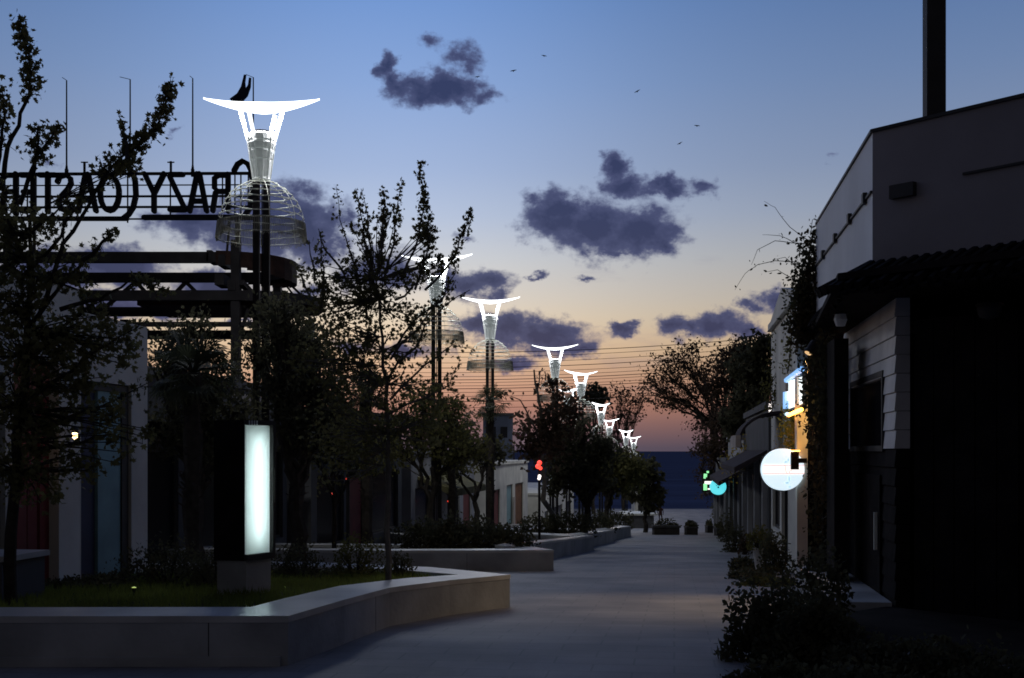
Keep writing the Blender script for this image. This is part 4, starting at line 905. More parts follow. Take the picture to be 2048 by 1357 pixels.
# cyan disc, green neon, ring sign
d = 45.; c = P(1436.5, 974, d); r = 16.2/F*d
t = thing('round_cyan_sign', tuple(c), 'round glowing cyan sign with a small dark centre dot', 'illuminated sign')
mb = MB(); mb.prism(disc_pts(c, r), (0,.12,0)); mb.build('light_box', G_['cyan'], t)
mb = MB(); mb.prism(disc_pts(c+Vector((0,-.006,-.02)), .035, 12), (0,.005,0)); mb.build('centre_dot', M['navy'], t)
mb = MB(); mb.tube(disc_pts(c+Vector((0,-.004,0)), .08, 20, .4, 2.9), .012, 4); mb.build('arc_mark', M['teal'], t)
mb = MB(); mb.bar(c+Vector((r*.9,.06,.0)), c+Vector((.75,.06,0)), .04); mb.build('bracket', M['frame'], t)
d = 50.; t = thing('neon_sign', tuple(P(1411,962,d)), 'green and white neon sign beside the round cyan sign', 'neon sign')
def np_(px, py): return P(px, py, d)
mb = MB(); mb.tube([np_(1410.5,968), np_(1410.5,981)], .075, 8); mb.tube([np_(1410.5,954.5), np_(1411,948)], .07, 8); mb.tube([np_(1409,957.5), np_(1409.5,955)], .05, 8); mb.tube([np_(1413.5,944.5), np_(1417.5,944.5)], .045, 8); mb.build('green_tube', G_['green'], t)
mb = MB(); mb.tube([np_(1409.5,966), np_(1424,966)], .065, 8); mb.tube([np_(1415.5,978.5), np_(1421,978.5)], .03, 8); mb.build('white_tube', G_['white_neon'], t)
mb = MB(); b1 = np_(1405,985); b2 = np_(1426,941); mb.xyz(b1.x, b2.x, d+.1, d+.16, b1.z, b2.z); mb.bar(Vector((b2.x, d+.13, b1.z+.5)), Vector((b2.x+1.3, d+.13, b1.z+.5)), .05); mb.build('backing', M['timber_dark'], t)
d = 33.; c = P(1487, 937, d); t = thing('ring_sign', tuple(c), 'small unlit grey ring shaped sign above the pavement', 'sign')
mb = MB(); mb.tube(disc_pts(c, .115, 20), .03, 6, True); mb.build('ring', M['grey_wall'], t); mb = MB(); mb.bar(c+Vector((.14,0,0)), c+Vector((.62,0,0)), .03); mb.build('bracket', M['frame'], t)
t = thing('spot_lamp', tuple(P(1542,817,27)), 'small white floodlight glowing among vine leaves', 'floodlight')
c = P(1542, 817, 26.6); mb = MB(); mb.box(c, (.045,0,0), (0,.03,0), (0,0,.1)); mb.build('lens', G_['white'], t); mb = MB(); mb.box(c+Vector((0,.055,0)), (.06,0,0), (0,.024,0), (0,0,.12)); mb.bar(c+Vector((0,.07,0)), c+Vector((.5,.2,0)), .03); mb.build('housing', M['frame'], t)

# --- pots, boxes, person
p = G(1518, 1146); t = thing('plant_pot', tuple(p), 'tall tapered white pot with a plant beside the shop', 'plant pot')
hp = 50/F*p.y; mb = MB(); mb.lathe(p, [(.055,0),(.12,hp),(.1,hp),(.09,hp-.06)], 14); mb.build('pot', M['pot'], t)
POT_TOP = p+Z*(hp-.03)
BOX = []
for px0, px1, pyb, pyt, lab in ((1304,1359,1070,1051,'long dark planter box at the end of the paved street'),(1370,1394,1070,1053,'planter box with a round shrub, second in the street end row'),(1412,1424,1066,1051,'narrow planter box at the street end, third of the row'),(1430,1450,1072,1056,'dark planter box touching the built side at the street end')):
    p = G((px0+px1)/2, pyb); w = (px1-px0)/2/F*p.y; h = (pyb-pyt)/F*p.y
    t = thing('planter_box', tuple(p), lab, 'planter box', 'planter boxes closing the street end')
    mb = MB(); mb.prism([(p.x-w*.92,p.y-.4,p.z-.2),(p.x+w*.92,p.y-.4,p.z-.2),(p.x+w*.92,p.y+.4,p.z-.2),(p.x-w*.92,p.y+.4,p.z-.2)], (0,0,h*.8+.2)); mb.build('box', M['planter_box'], t)
    mb = MB(); mb.xyz(p.x-w, p.x+w, p.y-.46, p.y+.46, p.z+h*.8+.001, p.z+h); mb.build('rim', M['frame'], t); BOX.append((p, w, h))
def person(pos, hgt):
    k = hgt/1.75; t = thing('person', tuple(pos), 'person in a brown jacket standing where the street meets the sea', 'person')
    mb = MB(); x, y, z = pos
    J = lambda a, b, c: (x+a*k, y+b*k, z+c*k)
    # one continuous lofted surface: trunk with legs, arms fused at the shoulder through a shared skin
    me = bpy.data.meshes.new('person')
    V = [J(0,0,.95),J(0,0,1.15),J(0,-.01,1.38),J(0,0,1.5),J(0,-.01,1.6),J(0,-.01,1.72),
         J(-.1,0,.9),J(-.11,-.03,.5),J(-.11,.02,.08),J(-.11,-.12,.03),J(.1,0,.9),J(.13,.02,.5),J(.14,.06,.08),J(.14,-.08,.03),
         J(-.2,0,1.4),J(-.26,.03,1.13),J(-.22,-.08,.9),J(-.21,-.1,.8),J(.2,0,1.4),J(.27,.03,1.13),J(.24,-.06,.9),J(.23,-.08,.8)]
    E = [(0,1),(1,2),(2,3),(3,4),(4,5),(0,6),(6,7),(7,8),(8,9),(0,10),(10,11),(11,12),(12,13),(2,14),(14,15),(15,16),(16,17),(2,18),(18,19),(19,20),(20,21)]
    rad = [.15,.14,.16,.06,.09,.085,.1,.065,.045,.04,.1,.065,.045,.04,.07,.05,.035,.035,.07,.05,.035,.035]
    me.from_pydata([tuple(Vector(v)-Vector(pos)) for v in V], E, []); o = bpy.data.objects.new('body', me); COL.objects.link(o); o.parent = t
    sk = o.modifiers.new('skin', 'SKIN'); me.skin_vertices.new() if not me.skin_vertices else None
    for i, r_ in enumerate(rad): me.skin_vertices[0].data[i].radius = (r_*k, r_*k*.8); 
    me.skin_vertices[0].data[0].use_root = True
    o.modifiers.new('sub', 'SUBSURF').render_levels = 2; me.materials.append(M['cloth_red'])
    mb = MB(); mb.lathe(J(0,0,1.64), [(.03,-.1),(.085,-.02),(.1,.06),(.07,.13),(.01,.145)], 12); mb.build('hair', M['cloth_dark'], t, True)
    return t
pp = P(1321, 1046, 106); person(Vector((pp.x, 106, gz(106))), 1.62)

# --- birds
for i, (px, py, d, a, lab) in enumerate(((1027,143,120,.2,'small dark bird high beside the ragged grey cloud'),(1088,113,140,-.2,'topmost small bird in the blue sky'),(955,155,150,.1,'tiny bird against the upper grey cloud'),(1275,184,120,.5,'small bird alone in the upper sky, wings tilted'),(1394,253,130,-.1,'small bird highest above the curled cloud'),(1360,288,130,.5,'small tilted bird just above the curled cloud'))):
    c = P(px, py, d); w = .34
    vs = [(-w,0,.06),(-w*.5,.03,.1),(0,.05,.02),(w*.5,.03,.1),(w,0,.06),(w*.45,-.08,.08),(0,-.1,.0),(-w*.45,-.08,.08)]
    mb = MB(); ca, sa = math.cos(a), math.sin(a)
    f = lambda q: c+Vector((q[0]*ca-q[2]*sa, q[1], q[0]*sa+q[2]*ca))
    mb.prism([f(q) for q in vs], (0,0,.02)); mb.tube([f((0,-.2,.0)), f((0,-.1,.02)), f((0,.1,.01)), f((0,.2,0))], [.01,.05,.045,.015], 6)
    tag(mb.build('bird', M['bird']), lab, 'bird', 'birds over the street')
# ------------------------------------------------------------------ vegetation
MAPLE = [(math.radians(a), r) for a, r in ((90,1.0),(66,.5),(42,.85),(16,.42),(-14,.68),(-45,.3),(-90,.28),(-135,.3),(194,.68),(164,.42),(138,.85),(114,.5))]
OVAL = [(math.radians(a), r) for a, r in ((90,1.0),(40,.5),(-30,.45),(-90,.6),(210,.45),(140,.5))]
KITE = [(math.radians(a), r) for a, r in ((90,1.0),(0,.5),(-90,.8),(180,.5))]
def leaf(mb, p, size, rg, shape):
    n = Vector((rg.gauss(0,1), rg.gauss(0,1), rg.gauss(0,.8)))
    if n.length < 1e-3: n = Vector((0,0,1))
    n.normalize(); a = n.cross(Vector((rg.gauss(0,1), rg.gauss(0,1), rg.gauss(0,1))))
    if a.length < 1e-3: a = n.cross(Vector((1,0,0)))
    a.normalize(); b = n.cross(a); s = size*rg.uniform(.45,1.4)*.5; i = len(mb.v)
    for th, r in shape:
        q = p + a*(math.cos(th)*r*s) + b*(math.sin(th)*r*s); mb.v.append((q.x, q.y, q.z))
    mb.f.append(tuple(range(i, i+len(shape))))
def wiggle(pts, rg, amt, sub=3):
    out = [pts[0]]
    for a, b in zip(pts, pts[1:]):
        L = (b-a).length
        for k in range(1, sub+1):
            q = a.lerp(b, k/sub)
            if k < sub: q = q+Vector((rg.gauss(0,1), rg.gauss(0,1), rg.gauss(0,.6)))*L*amt
            out.append(q)
    return out
def at_len(pts, u):
    L = [0]
    for a, b in zip(pts, pts[1:]): L.append(L[-1]+(b-a).length)
    x = u*L[-1]
    for i in range(len(pts)-1):
        if x <= L[i+1] or i == len(pts)-2:
            k = (x-L[i])/max(1e-6, L[i+1]-L[i]); return pts[i].lerp(pts[i+1], min(1, k))
def detailed_tree(name, base, d, trunk, limbs, blobs, label, rg, lm, bm, lsize, r0=.05, shape=MAPLE, cat='tree', group=None, djit=.5):
    """trunk/limbs: photo columns and rows at distance d (+ optional depth); limbs carry leaf density from 'start' to the tip"""
    t = thing(name, tuple(base), label, cat, group); wood = MB(); cr = MB()
    T = [Vector(base)]+[P(px, py, d+dd) for px, py, dd in trunk]; T = wiggle(T, rg, .02, 3)
    wood.tube(T, [r0*(1-.75*i/(len(T)-1)) for i in range(len(T))], 8)
    for spec in limbs:
        pts, start, dens, rad = spec
        dd = rg.uniform(-djit, djit); n = len(pts)
        Q = [P(px, py, d+dd*(i/(n-1) if n > 1 else 1)) for i, (px, py) in enumerate(pts)]; Q = wiggle(Q, rg, .035, 3)
        r1 = r0*.42
        wood.tube(Q, [max(.0035, r1*(1-.88*i/(len(Q)-1))) for i in range(len(Q))], 5)
        L = sum((b-a).length for a, b in zip(Q, Q[1:])); m = int(dens*L*1.3)
        for _ in range(m):
            u = start+(1-start)*rg.random(); c = at_len(Q, u); k = rad*(1-.45*(u-start)/(1-start+1e-6))
            off = Vector((rg.gauss(0,1), rg.gauss(0,1), rg.gauss(0,1)))*k*.55
            leaf(cr, c+off, lsize, rg, shape)
            if rg.random() < .25: wood.tube([c, c+off], .0025, 3)
    for (px, py, rp, n, *dz) in blobs:
        c = P(px, py, d+(dz[0] if dz else 0)); r = rp/F*d
        ncl = max(3, int(n*1.15/9)); src = min(T, key=lambda q: (q-c).length)
        for _ in range(ncl):
            v = Vector((rg.gauss(0,1), rg.gauss(0,1), rg.gauss(0,1))).normalized()*r*rg.random()**.45; cc = c+v; rc = r*rg.uniform(.1,.28)
            if rg.random() < .5:
                mid = src.lerp(cc, .55)+Vector((rg.gauss(0,1), rg.gauss(0,1), rg.gauss(0,1)))*r*.12
                wood.tube([src.lerp(c, .35*rg.random()), mid, cc], [.008,.006,.003], 4)
            for _ in range(9):
                leaf(cr, cc+Vector((rg.gauss(0,1), rg.gauss(0,1), rg.gauss(0,.8)))*rc, lsize, rg, shape)
    wood.build('trunk', bm, t); cr.build('crown', lm, t); return t
def tree(name, px, d, crown, label, rg, lm, bm, n, lsize, r0=.12, lean=0, shape=KITE, group=None, spread=1.0, bare=.0, fork_at=None):
    """crown = list of (px, py, r) lobes in the photo at distance d; the trunk stands at px"""
    base = Vector((P(px,0,d).x, d, gz(d)-.1)); t = thing(name, tuple(base), label, 'tree', group); wood = MB(); cr = MB()
    lobes = [(P(a, b, d+rg.uniform(-1,1)*r/F*d*.8), r/F*d) for a, b, r in crown]
    cm = sum((c for c, r in lobes), Vector())/len(lobes); zlow = min(c.z-r for c, r in lobes)
    fork = base.lerp(cm, .45); fork.z = max(base.z+.6, min(fork.z, zlow+.3)); fork.x += lean
    if fork_at: fork = P(*fork_at, d)
    T = wiggle([base, fork], rg, .03, 4); wood.tube(T, [r0*(1.15-.4*i/(len(T)-1)) for i in range(len(T))], 7)
    tot = sum(r*r for c, r in lobes)
    for c, r in lobes:
        Q = wiggle([fork, fork.lerp(c, .5)+Vector((rg.gauss(0,1)*.15, rg.gauss(0,1)*.15, .25))*r, c], rg, .07, 4)
        wood.tube(Q, [r0*.55*(1-.7*i/(len(Q)-1)) for i in range(len(Q))], 5)
        m = int(n*r*r/tot/10)+1
        for _ in range(m):
            v = Vector((rg.gauss(0,1), rg.gauss(0,1), rg.gauss(0,1))).normalized(); v.z *= .85
            cc = c+v*r*(rg.random()**.4)*rg.uniform(.75,1.12); rc = r*rg.uniform(.06,.2)*spread
            if rg.random() < .45+bare: wood.tube([at_len(Q, rg.uniform(.4,1)), (c+cc)/2+v*r*.1, cc], [r0*.14,r0*.09,r0*.03], 3)
            if rg.random() < bare: continue
            for _ in range(10): leaf(cr, cc+Vector((rg.gauss(0,1), rg.gauss(0,1), rg.gauss(0,.75)))*rc, lsize, rg, shape)
    wood.build('trunk', bm, t); cr.build('crown', lm, t); return t
def bush(name, c, rx, ry, rz, n, lsize, label, rg, lm, cat='shrub', group=None, shape=OVAL, lump=.25):
    t = thing(name, (c[0], c[1], c[2]), label, cat, group); cr = MB(); st = MB(); c = Vector(c)
    ph = [rg.uniform(0,6.28) for _ in range(6)]
    for _ in range(n):
        v = Vector((rg.gauss(0,1), rg.gauss(0,1), abs(rg.gauss(0,1)))).normalized()
        a = math.atan2(v.y, v.x); lm_ = 1+lump*(.5*math.sin(3*a+ph[0])+.5*math.sin(5*a+ph[1]+v.z*4)+.4*math.sin(7*v.z+ph[2]))
        k = (.35+.65*rg.random()**.35)*lm_*rg.uniform(.92,1.1)
        leaf(cr, c+Vector((v.x*rx, v.y*ry, v.z*rz))*k, lsize, rg, shape)
    for _ in range(14):
        v = Vector((rg.gauss(0,1), rg.gauss(0,1), abs(rg.gauss(0,1))+.4)).normalized(); st.tube([c-Z*.05, c+Vector((v.x*rx, v.y*ry, v.z*rz))*.55, c+Vector((v.x*rx, v.y*ry, v.z*rz))*rg.uniform(.8,1.1)], [.012,.008,.003], 4)
    st.build('stem', M['bark'], t); cr.build('foliage', lm, t); return t
def palm(px, py, d, r, label, rg, nf=26, skirt=True):
    base = Vector((P(px,0,d).x, d, gz(d)-.1)); c = P(px, py, d); r = r/F*d
    t = thing('fan_palm', tuple(base), label, 'palm', 'fan palms among the planters'); tr = MB(); cr = MB()
    T = wiggle([base, base.lerp(c,.5), c], rg, .012, 5); tr.tube(T, [.13+.02*math.sin(i*2.1) for i in range(len(T))], 9)
    for i in range(60):
        z = rg.uniform(.35,1); q = at_len(T, z); a = rg.uniform(0,6.28); o = Vector((math.cos(a), math.sin(a), 0)); tr.bar(q+o*.11, q+o*rg.uniform(.18,.24)+Z*rg.uniform(-.05,.12), .035, .012)
    for i in range(nf):
        a = i*2.399+rg.uniform(-.2,.2); e = math.radians(rg.uniform(-55 if skirt else -30, 75)); L = r*rg.uniform(.45,.62)
        dr = Vector((math.cos(a)*math.cos(e), math.sin(a)*math.cos(e), math.sin(e))); q = c+dr*L-Z*(L*.12); cr.tube([c, c+dr*L*.5, q], .012, 4)
        side = dr.cross(Z); side = side.normalized() if side.length > .01 else Vector((1,0,0)); upv = side.cross(dr).normalized(); fr = r*rg.uniform(.42,.6)
        for k in range(15):
            th = math.radians(-105+210*k/14); v = (dr*math.cos(th)+side*math.sin(th)).normalized(); w = v.cross(upv).normalized()*.022
            m1 = q+v*fr*.6+upv*.02; tip = q+v*fr*rg.uniform(.85,1.1)-Z*fr*rg.uniform(.1,.35)
            cr.add([q, m1+w, tip, m1-w], [(0,1,2,3)])
    tr.build('trunk', M['bark'], t); cr.build('crown', M['palm'], t); return t

rg = random.Random(11)
zb1 = .27
# near left tree with long leafy shoots
detailed_tree('maple_tree', (P(22,0,10.4).x, 10.4, zb1), 10.4, [(28,1000,0),(40,820,0),(55,660,.05),(62,560,.1),(60,430,.1)],
 [([(8,350),(24,275),(52,205),(62,150),(52,90),(36,36)], .5, 200, .1), ([(-5,330),(4,280),(10,230),(3,170)], .25, 180, .1),
  ([(40,410),(68,330),(96,285),(122,248)], .5, 110, .09), ([(60,360),(74,300),(78,250)], .3, 120, .09),
  ([(75,640),(120,510),(160,440),(215,345),(262,298),(305,262),(332,215),(341,166)], .56, 210, .11), ([(255,320),(248,275),(237,232)], .3, 45, .05),
  ([(60,650),(120,575),(180,510),(222,470)], .45, 55, .1), ([(165,520),(205,483),(238,462)], .6, 60, .05), ([(62,720),(120,660),(180,610),(212,600)], .5, 130, .12),
  ([(60,800),(140,745),(215,690),(290,640)], .25, 100, .16), ([(70,860),(150,830),(230,800),(298,765)], .3, 75, .14), ([(60,900),(140,890),(220,870),(286,888)], .3, 60, .14),
  ([(40,560),(100,500),(150,420),(180,370)], .3, 80, .12), ([(40,480),(90,440),(140,400)], .2, 100, .14), ([(120,620),(200,600),(260,560),(340,585)], .7, 60, .08), ([(30,470),(10,420),(0,360)], .1, 120, .12)],
 [(30,460,60,300),(60,560,70,400),(20,620,70,400),(70,700,80,520),(30,800,90,560),(90,850,70,380),(150,690,60,300),(205,665,45,180),(250,700,40,120),(230,830,50,150),(155,930,45,150),(150,780,50,180),(230,890,40,90),(10,930,80,400),(80,960,60,220),(180,760,45,110),(285,860,24,40),(-20,700,90,300),(-10,520,60,300),(255,320,34,120),(150,560,40,110)],
 'near leafy maple with long upright shoots in front of the kiosks', rg, M['leaf'], M['bark'], .074, .055)
# middle young tree
detailed_tree('maple_tree', (P(776,0,12.6).x, 12.6, .16), 12.6, [(777,1000,0),(776,900,0),(772,800,0),(766,700,0),(760,620,0),(752,560,0)],
 [([(735,640),(712,540),(690,470),(673,378)], .12, 40, .08), ([(740,580),(728,480),(714,384)], .15, 80, .06), ([(745,560),(735,470),(722,378)], .1, 40, .05),
  ([(750,590),(762,490),(768,425),(767,382)], .1, 190, .08), ([(768,560),(790,450),(804,364)], .15, 90, .08), ([(805,560),(838,470),(850,410),(843,328)], .35, 150, .07), ([(830,580),(856,500),(858,430)], .1, 230, .09),
  ([(850,580),(905,520),(930,460),(943,418)], .4, 110, .07), ([(640,620),(648,540),(640,470)], .15, 130, .09), ([(690,550),(650,500),(637,458)], .2, 14, .05), ([(625,600),(605,560),(594,528)], .1, 120, .09), ([(630,560),(618,480)], .9, 10, .05),
  ([(770,720),(830,640),(885,600),(912,545),(905,510)], .3, 95, .08), ([(775,760),(850,650),(905,600),(940,580)], .4, 30, .06), ([(780,720),(860,625),(912,560)], .3, 30, .08), ([(780,800),(850,730),(905,690),(950,700)], .35, 55, .1), ([(775,830),(840,800),(900,770),(920,720)], .3, 50, .1),
  ([(765,760),(700,700),(640,660)], .2, 100, .15), ([(770,820),(690,780),(620,760)], .2, 90, .15), ([(790,600),(840,560),(880,540)], .3, 60, .08)],
 [(720,545,50,330),(762,600,60,340),(700,600,55,330),(650,560,34,160),(650,620,45,200),(800,560,36,110),(812,620,45,130),(855,470,22,140),(862,530,26,120),(690,680,60,320),(750,690,55,260),(700,770,75,380),(800,780,62,240),(770,860,65,300),(680,860,70,340),(840,850,55,220),(620,720,50,200),(720,460,30,90),(772,430,24,90),(740,900,60,220),(820,700,45,110),(880,790,35,70),(660,930,50,140)],
 'young maple with a thin pale trunk and upright twigs beside the glowing panel', rg, M['leaf'], M['bark_pale'], .064, .036)
# other street trees
tree('bushy_tree', 600, 19, [(560,640,60),(600,690,80),(640,760,70),(560,760,70),(520,700,60),(660,830,60),(600,850,70),(560,620,40)], 'dark dense tree behind the glowing panel and lamp columns', rg, M['leaf_dark'], M['bark'], 5600, .1, spread=1.6)
tree('bushy_tree', 400, 20.5, [(360,700,60),(420,760,70),(330,740,50),(400,840,80),(450,900,60),(330,860,60),(390,650,45),(470,820,60)], 'dark dense tree beside the lower pale kiosk', rg, M['leaf_dark'], M['bark'], 5400, .1, spread=1.6)
tree('slim_tree', 664, 24, [(664,850,60),(630,900,50),(700,880,55),(660,800,50),(720,930,40)], 'slim tree with a thin bare trunk between two red dots', rg, M['leaf_olive'], M['bark'], 3400, .11, .05)
tree('bushy_tree', 860, 31, [(830,850,60),(880,880,60),(900,830,45),(850,800,45),(930,900,50),(800,900,50)], 'loose olive tree in front of the lamp half hidden by twigs', rg, M['leaf_olive'], M['bark'], 4800, .12, spread=1.8)
tree('bushy_tree', 955, 43, [(955,900,40),(925,870,40),(985,900,36),(900,930,40)], 'dark low tree at the foot of the small palm', rg, M['leaf_dark'], M['bark'], 2200, .2)
detailed_tree('young_tree', tuple(G(1085,1078)), 34., [(1086,1000,0),(1083,900,0),(1082,820,0),(1068,740,0)],
 [([(1084,900),(1060,840),(1040,800),(1010,790)], .4, 6, .3), ([(1084,880),(1100,820),(1110,790)], .2, 25, .3), ([(1083,840),(1075,780),(1080,745),(1090,738)], .3, 14, .2), ([(1085,900),(1050,860),(1032,838)], .3, 10, .3), ([(1084,860),(1120,830),(1150,800)], .3, 22, .3)],
 [(1100,860,50,520),(1130,820,40,340),(1070,850,40,240),(1090,900,45,420),(1110,770,26,120),(1050,890,30,180)], 'thin trunked young tree with bare crooked top beside the red light', rg, M['leaf_brown'], M['bark_pale'], .17, .09, KITE, djit=1.2)
tree('dense_tree', 1165, 37, [(1150,890,55),(1190,910,50),(1130,930,55),(1165,850,32),(1205,900,34),(1115,880,40),(1160,960,50),(1110,960,40),(1200,960,36)], 'broad dark tree with leaning trunks under the small lamps', rg, M['leaf_dark'], M['bark'], 6600, .15, .14, lean=.2, spread=1.7)
tree('dense_tree', 1222, 48, [(1225,935,44),(1250,930,38),(1205,950,40),(1262,945,34),(1235,960,40)], 'olive green tree below the tiny lamps', rg, M['leaf_olive'], M['bark'], 4600, .19, .14, lean=-.3, spread=1.7)
tree('dense_tree', 1290, 62, [(1290,935,28),(1300,960,30),(1308,990,26),(1280,955,30),(1318,1000,16),(1270,985,26),(1300,1015,20)], 'dark tree at the edge of the sea, last in the planter row', rg, M['leaf_dark'], M['bark'], 2400, .3, .12)
tree('airy_tree', 1248, 136, [(1240,790,30),(1262,815,30),(1225,830,26),(1250,845,26),(1280,800,22),(1230,870,24)], 'airy tree in front of the sunset left of the sea gap', rg, M['leaf_brown'], M['bark'], 1600, .36, .2, bare=.3, spread=1.8)
tree('airy_tree', 1188, 128, [(1185,785,22),(1195,800,24),(1205,790,16),(1175,800,18)], 'dark round crown behind the lamp with wide ribbed dome', rg, M['leaf_dark'], M['bark'], 1200, .5, .2)
tree('airy_tree', 1452, 66, [(1365,715,44),(1328,742,40),(1400,745,40),(1312,782,40),(1365,795,46),(1415,790,38),(1445,725,34),(1440,830,44),(1405,850,34),(1298,765,22),(1390,694,20),(1420,890,34),(1445,930,36),(1425,960,24),(1340,810,26),(1402,900,26),(1400,945,22),(1415,990,22)], 'spreading sparse tree silhouetted against the sunset above the sea', rg, M['leaf_brown'], M['bark'], 6200, .2, .15, bare=.18, spread=2.2, fork_at=(1432,862))
tree('airy_tree', 1455, 56, [(1470,720,46),(1440,770,40),(1480,770,46),(1450,850,44),(1490,700,32),(1420,900,26),(1470,890,40)], 'tree rising behind the cyan sign, crown touching the ivy', rg, M['leaf_brown'], M['bark'], 5600, .2, .14, bare=.1, spread=1.8)
tree('dense_tree', 1515, 40, [(1520,700,42),(1500,740,44),(1530,760,44),(1500,810,50),(1545,690,30),(1475,850,36),(1520,840,40),(1550,740,28)], 'dense dark tree over the roof of the gabled shop', rg, M['leaf_dark'], M['bark'], 5400, .2, .16)
palm(385, 745, 17.5, 105, 'large dark fan palm between the lower kiosk and the glowing panel', rg, 30)
palm(596, 730, 22, 95, 'fan palm behind the columns of the largest lamp', rg, 28)
palm(981, 806, 42, 46, 'small fan palm in front of the third lamp columns', rg, 26)
palm(905, 838, 38, 62, 'fan palm left of the small one, lower and wider', rg, 26)
palm(735, 780, 27, 60, 'fan palm half hidden by the young maple', rg, 24)
# shrubs and hedges
def B(px, pyb, d, rx, rz, zoff=0): 
    return (P(px,0,d).x, d, gz(d)+zoff), rx/F*d, rz/F*d
for px, d, rx, rz, n, lab, lm in ((335,13.2,95,95,2600,'large round clipped shrub in front of the lower kiosk','leaf_dark'),(205,12.6,70,38,1300,'low loose shrub left of the round clipped one','leaf_dark'),(125,12.4,60,30,900,'low dark shrub below the near maple','leaf_dark'),(430,12.6,70,70,1500,'dark shrub against the side of the glowing panel','leaf_dark'),
   (600,14.2,60,70,1400,'dark shrub right behind the glowing panel','leaf_dark'),(715,14.6,62,82,1700,'rounded olive shrub left of the thin pale trunk','leaf_olive'),(800,14.9,34,50,700,'small shrub right of the thin pale trunk','leaf_dark'),(480,15.5,90,80,1400,'tall dark shrub behind the glowing panel foot','leaf_dark')):
    c, rx_, rz_ = B(px, 0, d, rx, rz, .26); bush('shrub', c, rx_, rx_*.8, rz_, n, .05, lab, rg, M[lm], group='shrubs in the near planter')
for i, (px, d, rx, rz, n, lab) in enumerate(((850,24.6,60,64,1500,'dark hedge shrub at the left end of the second planter'),(905,24.2,60,72,1700,'dark hedge shrub with pale stems in the second planter'),(960,24.6,60,66,1600,'dark hedge shrub in the middle of the second planter'),(1020,24.4,50,46,1200,'low dark hedge shrub near the corner of the second planter'),
   (1080,36,50,44,1300,'dark hedge shrub at the foot of the young tree'),(1140,36.5,52,52,1500,'dark hedge shrub in the third planter under leaning trunks'),(1195,45,40,44,1300,'dark hedge shrub in the fourth planter'),(1235,55,34,34,1100,'dark hedge shrub in the fifth planter'))):
    c, rx_, rz_ = B(px, 0, d, rx, rz, .3); bush('hedge_shrub', c, rx_, rx_*.6, rz_, n, .08+.001*d, lab, rg, M['leaf_dark'], group='hedge shrubs in the far planters')
for px, d, rx, rz, n, lab in ((1535,9.2,85,95,3800,'leafy shrub spilling over the pavement, nearest the street on the shop side'),(1630,8.9,95,105,4000,'dark wide shrub below the board wall'),(1770,8.4,130,62,2600,'dark shrub in front of the pale step'),(1900,8.2,150,60,2400,'dark shrub under the porch'),(2040,7.8,130,52,2000,'dark shrub at the lower corner of the picture'),(1640,10.8,70,110,2200,'dark shrub at the foot of the canopy post'),(1560,7.6,90,60,2600,'low shrub at the lower edge of the picture, beside the pavement'),(1700,7.3,130,70,2600,'low shrub at the lower edge of the picture, below the wide shrub')):
    c, rx_, rz_ = B(px, 0, d, rx, rz, 0); bush('shrub', c, rx_, rx_*.7, rz_*1.35, n, .06, lab, rg, M['leaf_dark'], group='shrubs in front of the near shop', lump=.35)
for px, py, rx, rz, n, lab, lm in ((1485,1140,30,26,700,'low plant left of the tall white pot','leaf_dark'),(1500,1158,50,20,800,'low spreading plant in front of the tall white pot','leaf_dark'),(1548,1150,34,80,1200,'bushy plant right of the tall white pot','leaf_dark'),(1540,1100,28,60,900,'olive plant by the wall behind the white pot','leaf_olive'),(1540,1172,60,16,700,'olive ground plant beside the street edge','leaf_olive'),(1470,1105,24,50,700,'dark potted plant by the shop with ring sign','leaf_dark'),(1455,1085,20,60,700,'dark plant by the grey shop','leaf_dark'),(1436,1062,16,110,900,'tall olive plant below the cyan sign','leaf_olive'),(1490,1110,14,44,300,'small russet plant along the shops','leaf_brown')):
    p = G(px, py); bush('shrub', (p.x, p.y, p.z), rx/F*p.y, rx/F*p.y, rz/F*p.y, n, .06+.001*p.y, lab, rg, M[lm], group='plants along the shops')
bush('pot_plant', tuple(POT_TOP), .24, .24, .42, 700, .07, 'green plant growing from the tall white pot', rg, M['leaf_olive'], 'plant')
for (p, w, h), lab in zip(BOX, ('low shrub filling the long planter box','round shrub in the second planter box','small shrub in the narrow planter box','shrub in the planter box by the shops')):
    bush('box_shrub', (p.x, p.y, p.z+h*.95), w*.95, .4, .3 if w < 1 else .2, 400, .12, lab, rg, M['leaf_dark'], group='shrubs in the planter boxes')
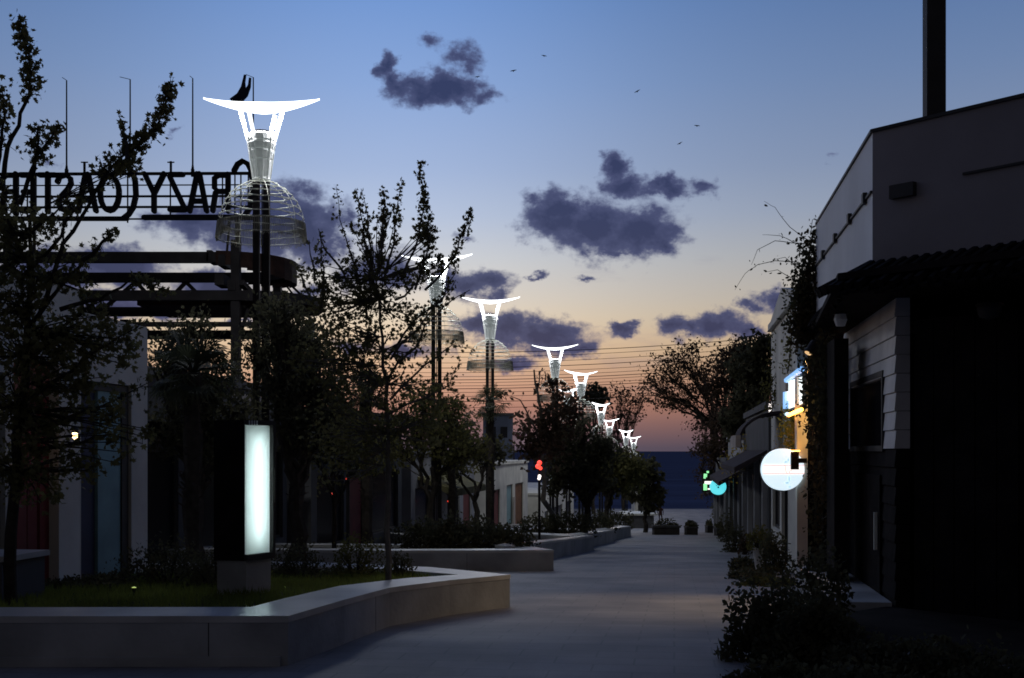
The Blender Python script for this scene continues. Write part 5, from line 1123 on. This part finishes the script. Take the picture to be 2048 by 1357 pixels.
# ivy on the far edge of the near shop, hanging vines on the gabled shop
def vine(name, label, cols, lm, n, lsize, rgv, tendrils=()):
    t = thing(name, tuple(cols[0][0]), label, 'vine', 'vines on the shops'); cr = MB(); st = MB()
    for pts, rad, k in cols_iter(cols):
        st.tube(wiggle(pts, rgv, .05, 3), .012, 4)
        for _ in range(k):
            q = at_len(pts, rgv.random()); leaf(cr, q+Vector((rgv.gauss(0,1)*rad, rgv.gauss(0,1)*rad, rgv.gauss(0,1)*rad*.8)), lsize, rgv, OVAL)
    for Q, k in tendrils:
        st.tube(wiggle(Q, rgv, .02, 3), [.006-.004*i/(3*(len(Q)-1)) for i in range(3*(len(Q)-1)+1)], 4)
        for _ in range(k): leaf(cr, at_len(Q, rgv.random())+Vector((rgv.gauss(0,1), 0, rgv.gauss(0,1)))*.03, lsize*.8, rgv, OVAL)
    st.build('stem', M['bark'], t); cr.build('foliage', lm, t); return t
def cols_iter(cols):
    for c in cols: yield c[:-2], c[-2], c[-1]
d = 15.6
V = lambda px, py, dd=0: P(px, py, d+dd)
vine('ivy', 'thick dark ivy climbing the far edge of the near shop with loose tendrils',
 [[V(1626,470),V(1614,560),V(1606,650),V(1604,690),.1,1500],[V(1634,520),V(1632,640),V(1632,760),V(1630,860),.1,2200],[V(1602,560),V(1598,620),V(1606,690),.09,900],[V(1640,700,-.6),V(1640,850,-.6),V(1636,980,-.6),V(1640,1150,-.6),.07,1300],[V(1655,660,-1),V(1650,800,-1),V(1655,1000,-1),.07,900]],
 M['ivy'], 0, .075, rg, [([V(1615,480),V(1580,455),V(1550,415),V(1528,403)],4),([V(1600,490),V(1560,472),V(1525,470)],5),([V(1600,487),V(1550,482),V(1515,500),V(1503,530)],6),([V(1598,525),V(1550,522),V(1515,530),V(1490,548),V(1470,580)],16),([V(1600,540),V(1570,515),V(1545,520)],14),([V(1590,560),V(1555,540),V(1530,545)],8),([V(1622,470),V(1625,440),V(1632,436)],3)])
d = 21.5
vine('hanging_vine', 'vine coloured yellow for the light of the orange tube, over the pilaster', [[V(1590,815,.2),V(1582,840,-.2),V(1580,870,-.5),V(1584,897,-.8),.1,900],[V(1597,830,-.8),V(1590,870,-.8),V(1594,895,-.9),.07,420],[V(1589,770,.1),V(1590,815,.1),.04,60],[V(1590,740,-.4),V(1588,775,-.4),V(1590,815,-.4),.03,34]], M['leaf_yellow'], 0, .07, rg)
vine('hanging_vine', 'dark vine draped over the gable of the pale shop', [[V(1590,640,.4),V(1580,700,.6),V(1575,745,.6),.09,260],[V(1560,660,4),V(1552,720,4),V(1550,800,4),.14,420],[V(1545,760,4),V(1540,830,4),.14,300]], M['leaf_olive'], 0, .08, rg)
d = 36.
vine('hanging_vine', 'vine with a few yellow leaves over the ring sign', [[V(1462,905),V(1472,930),V(1468,950),.2,170],[V(1500,880),V(1490,915),V(1480,940),.18,240]], M['leaf_yellow'], 0, .1, rg)
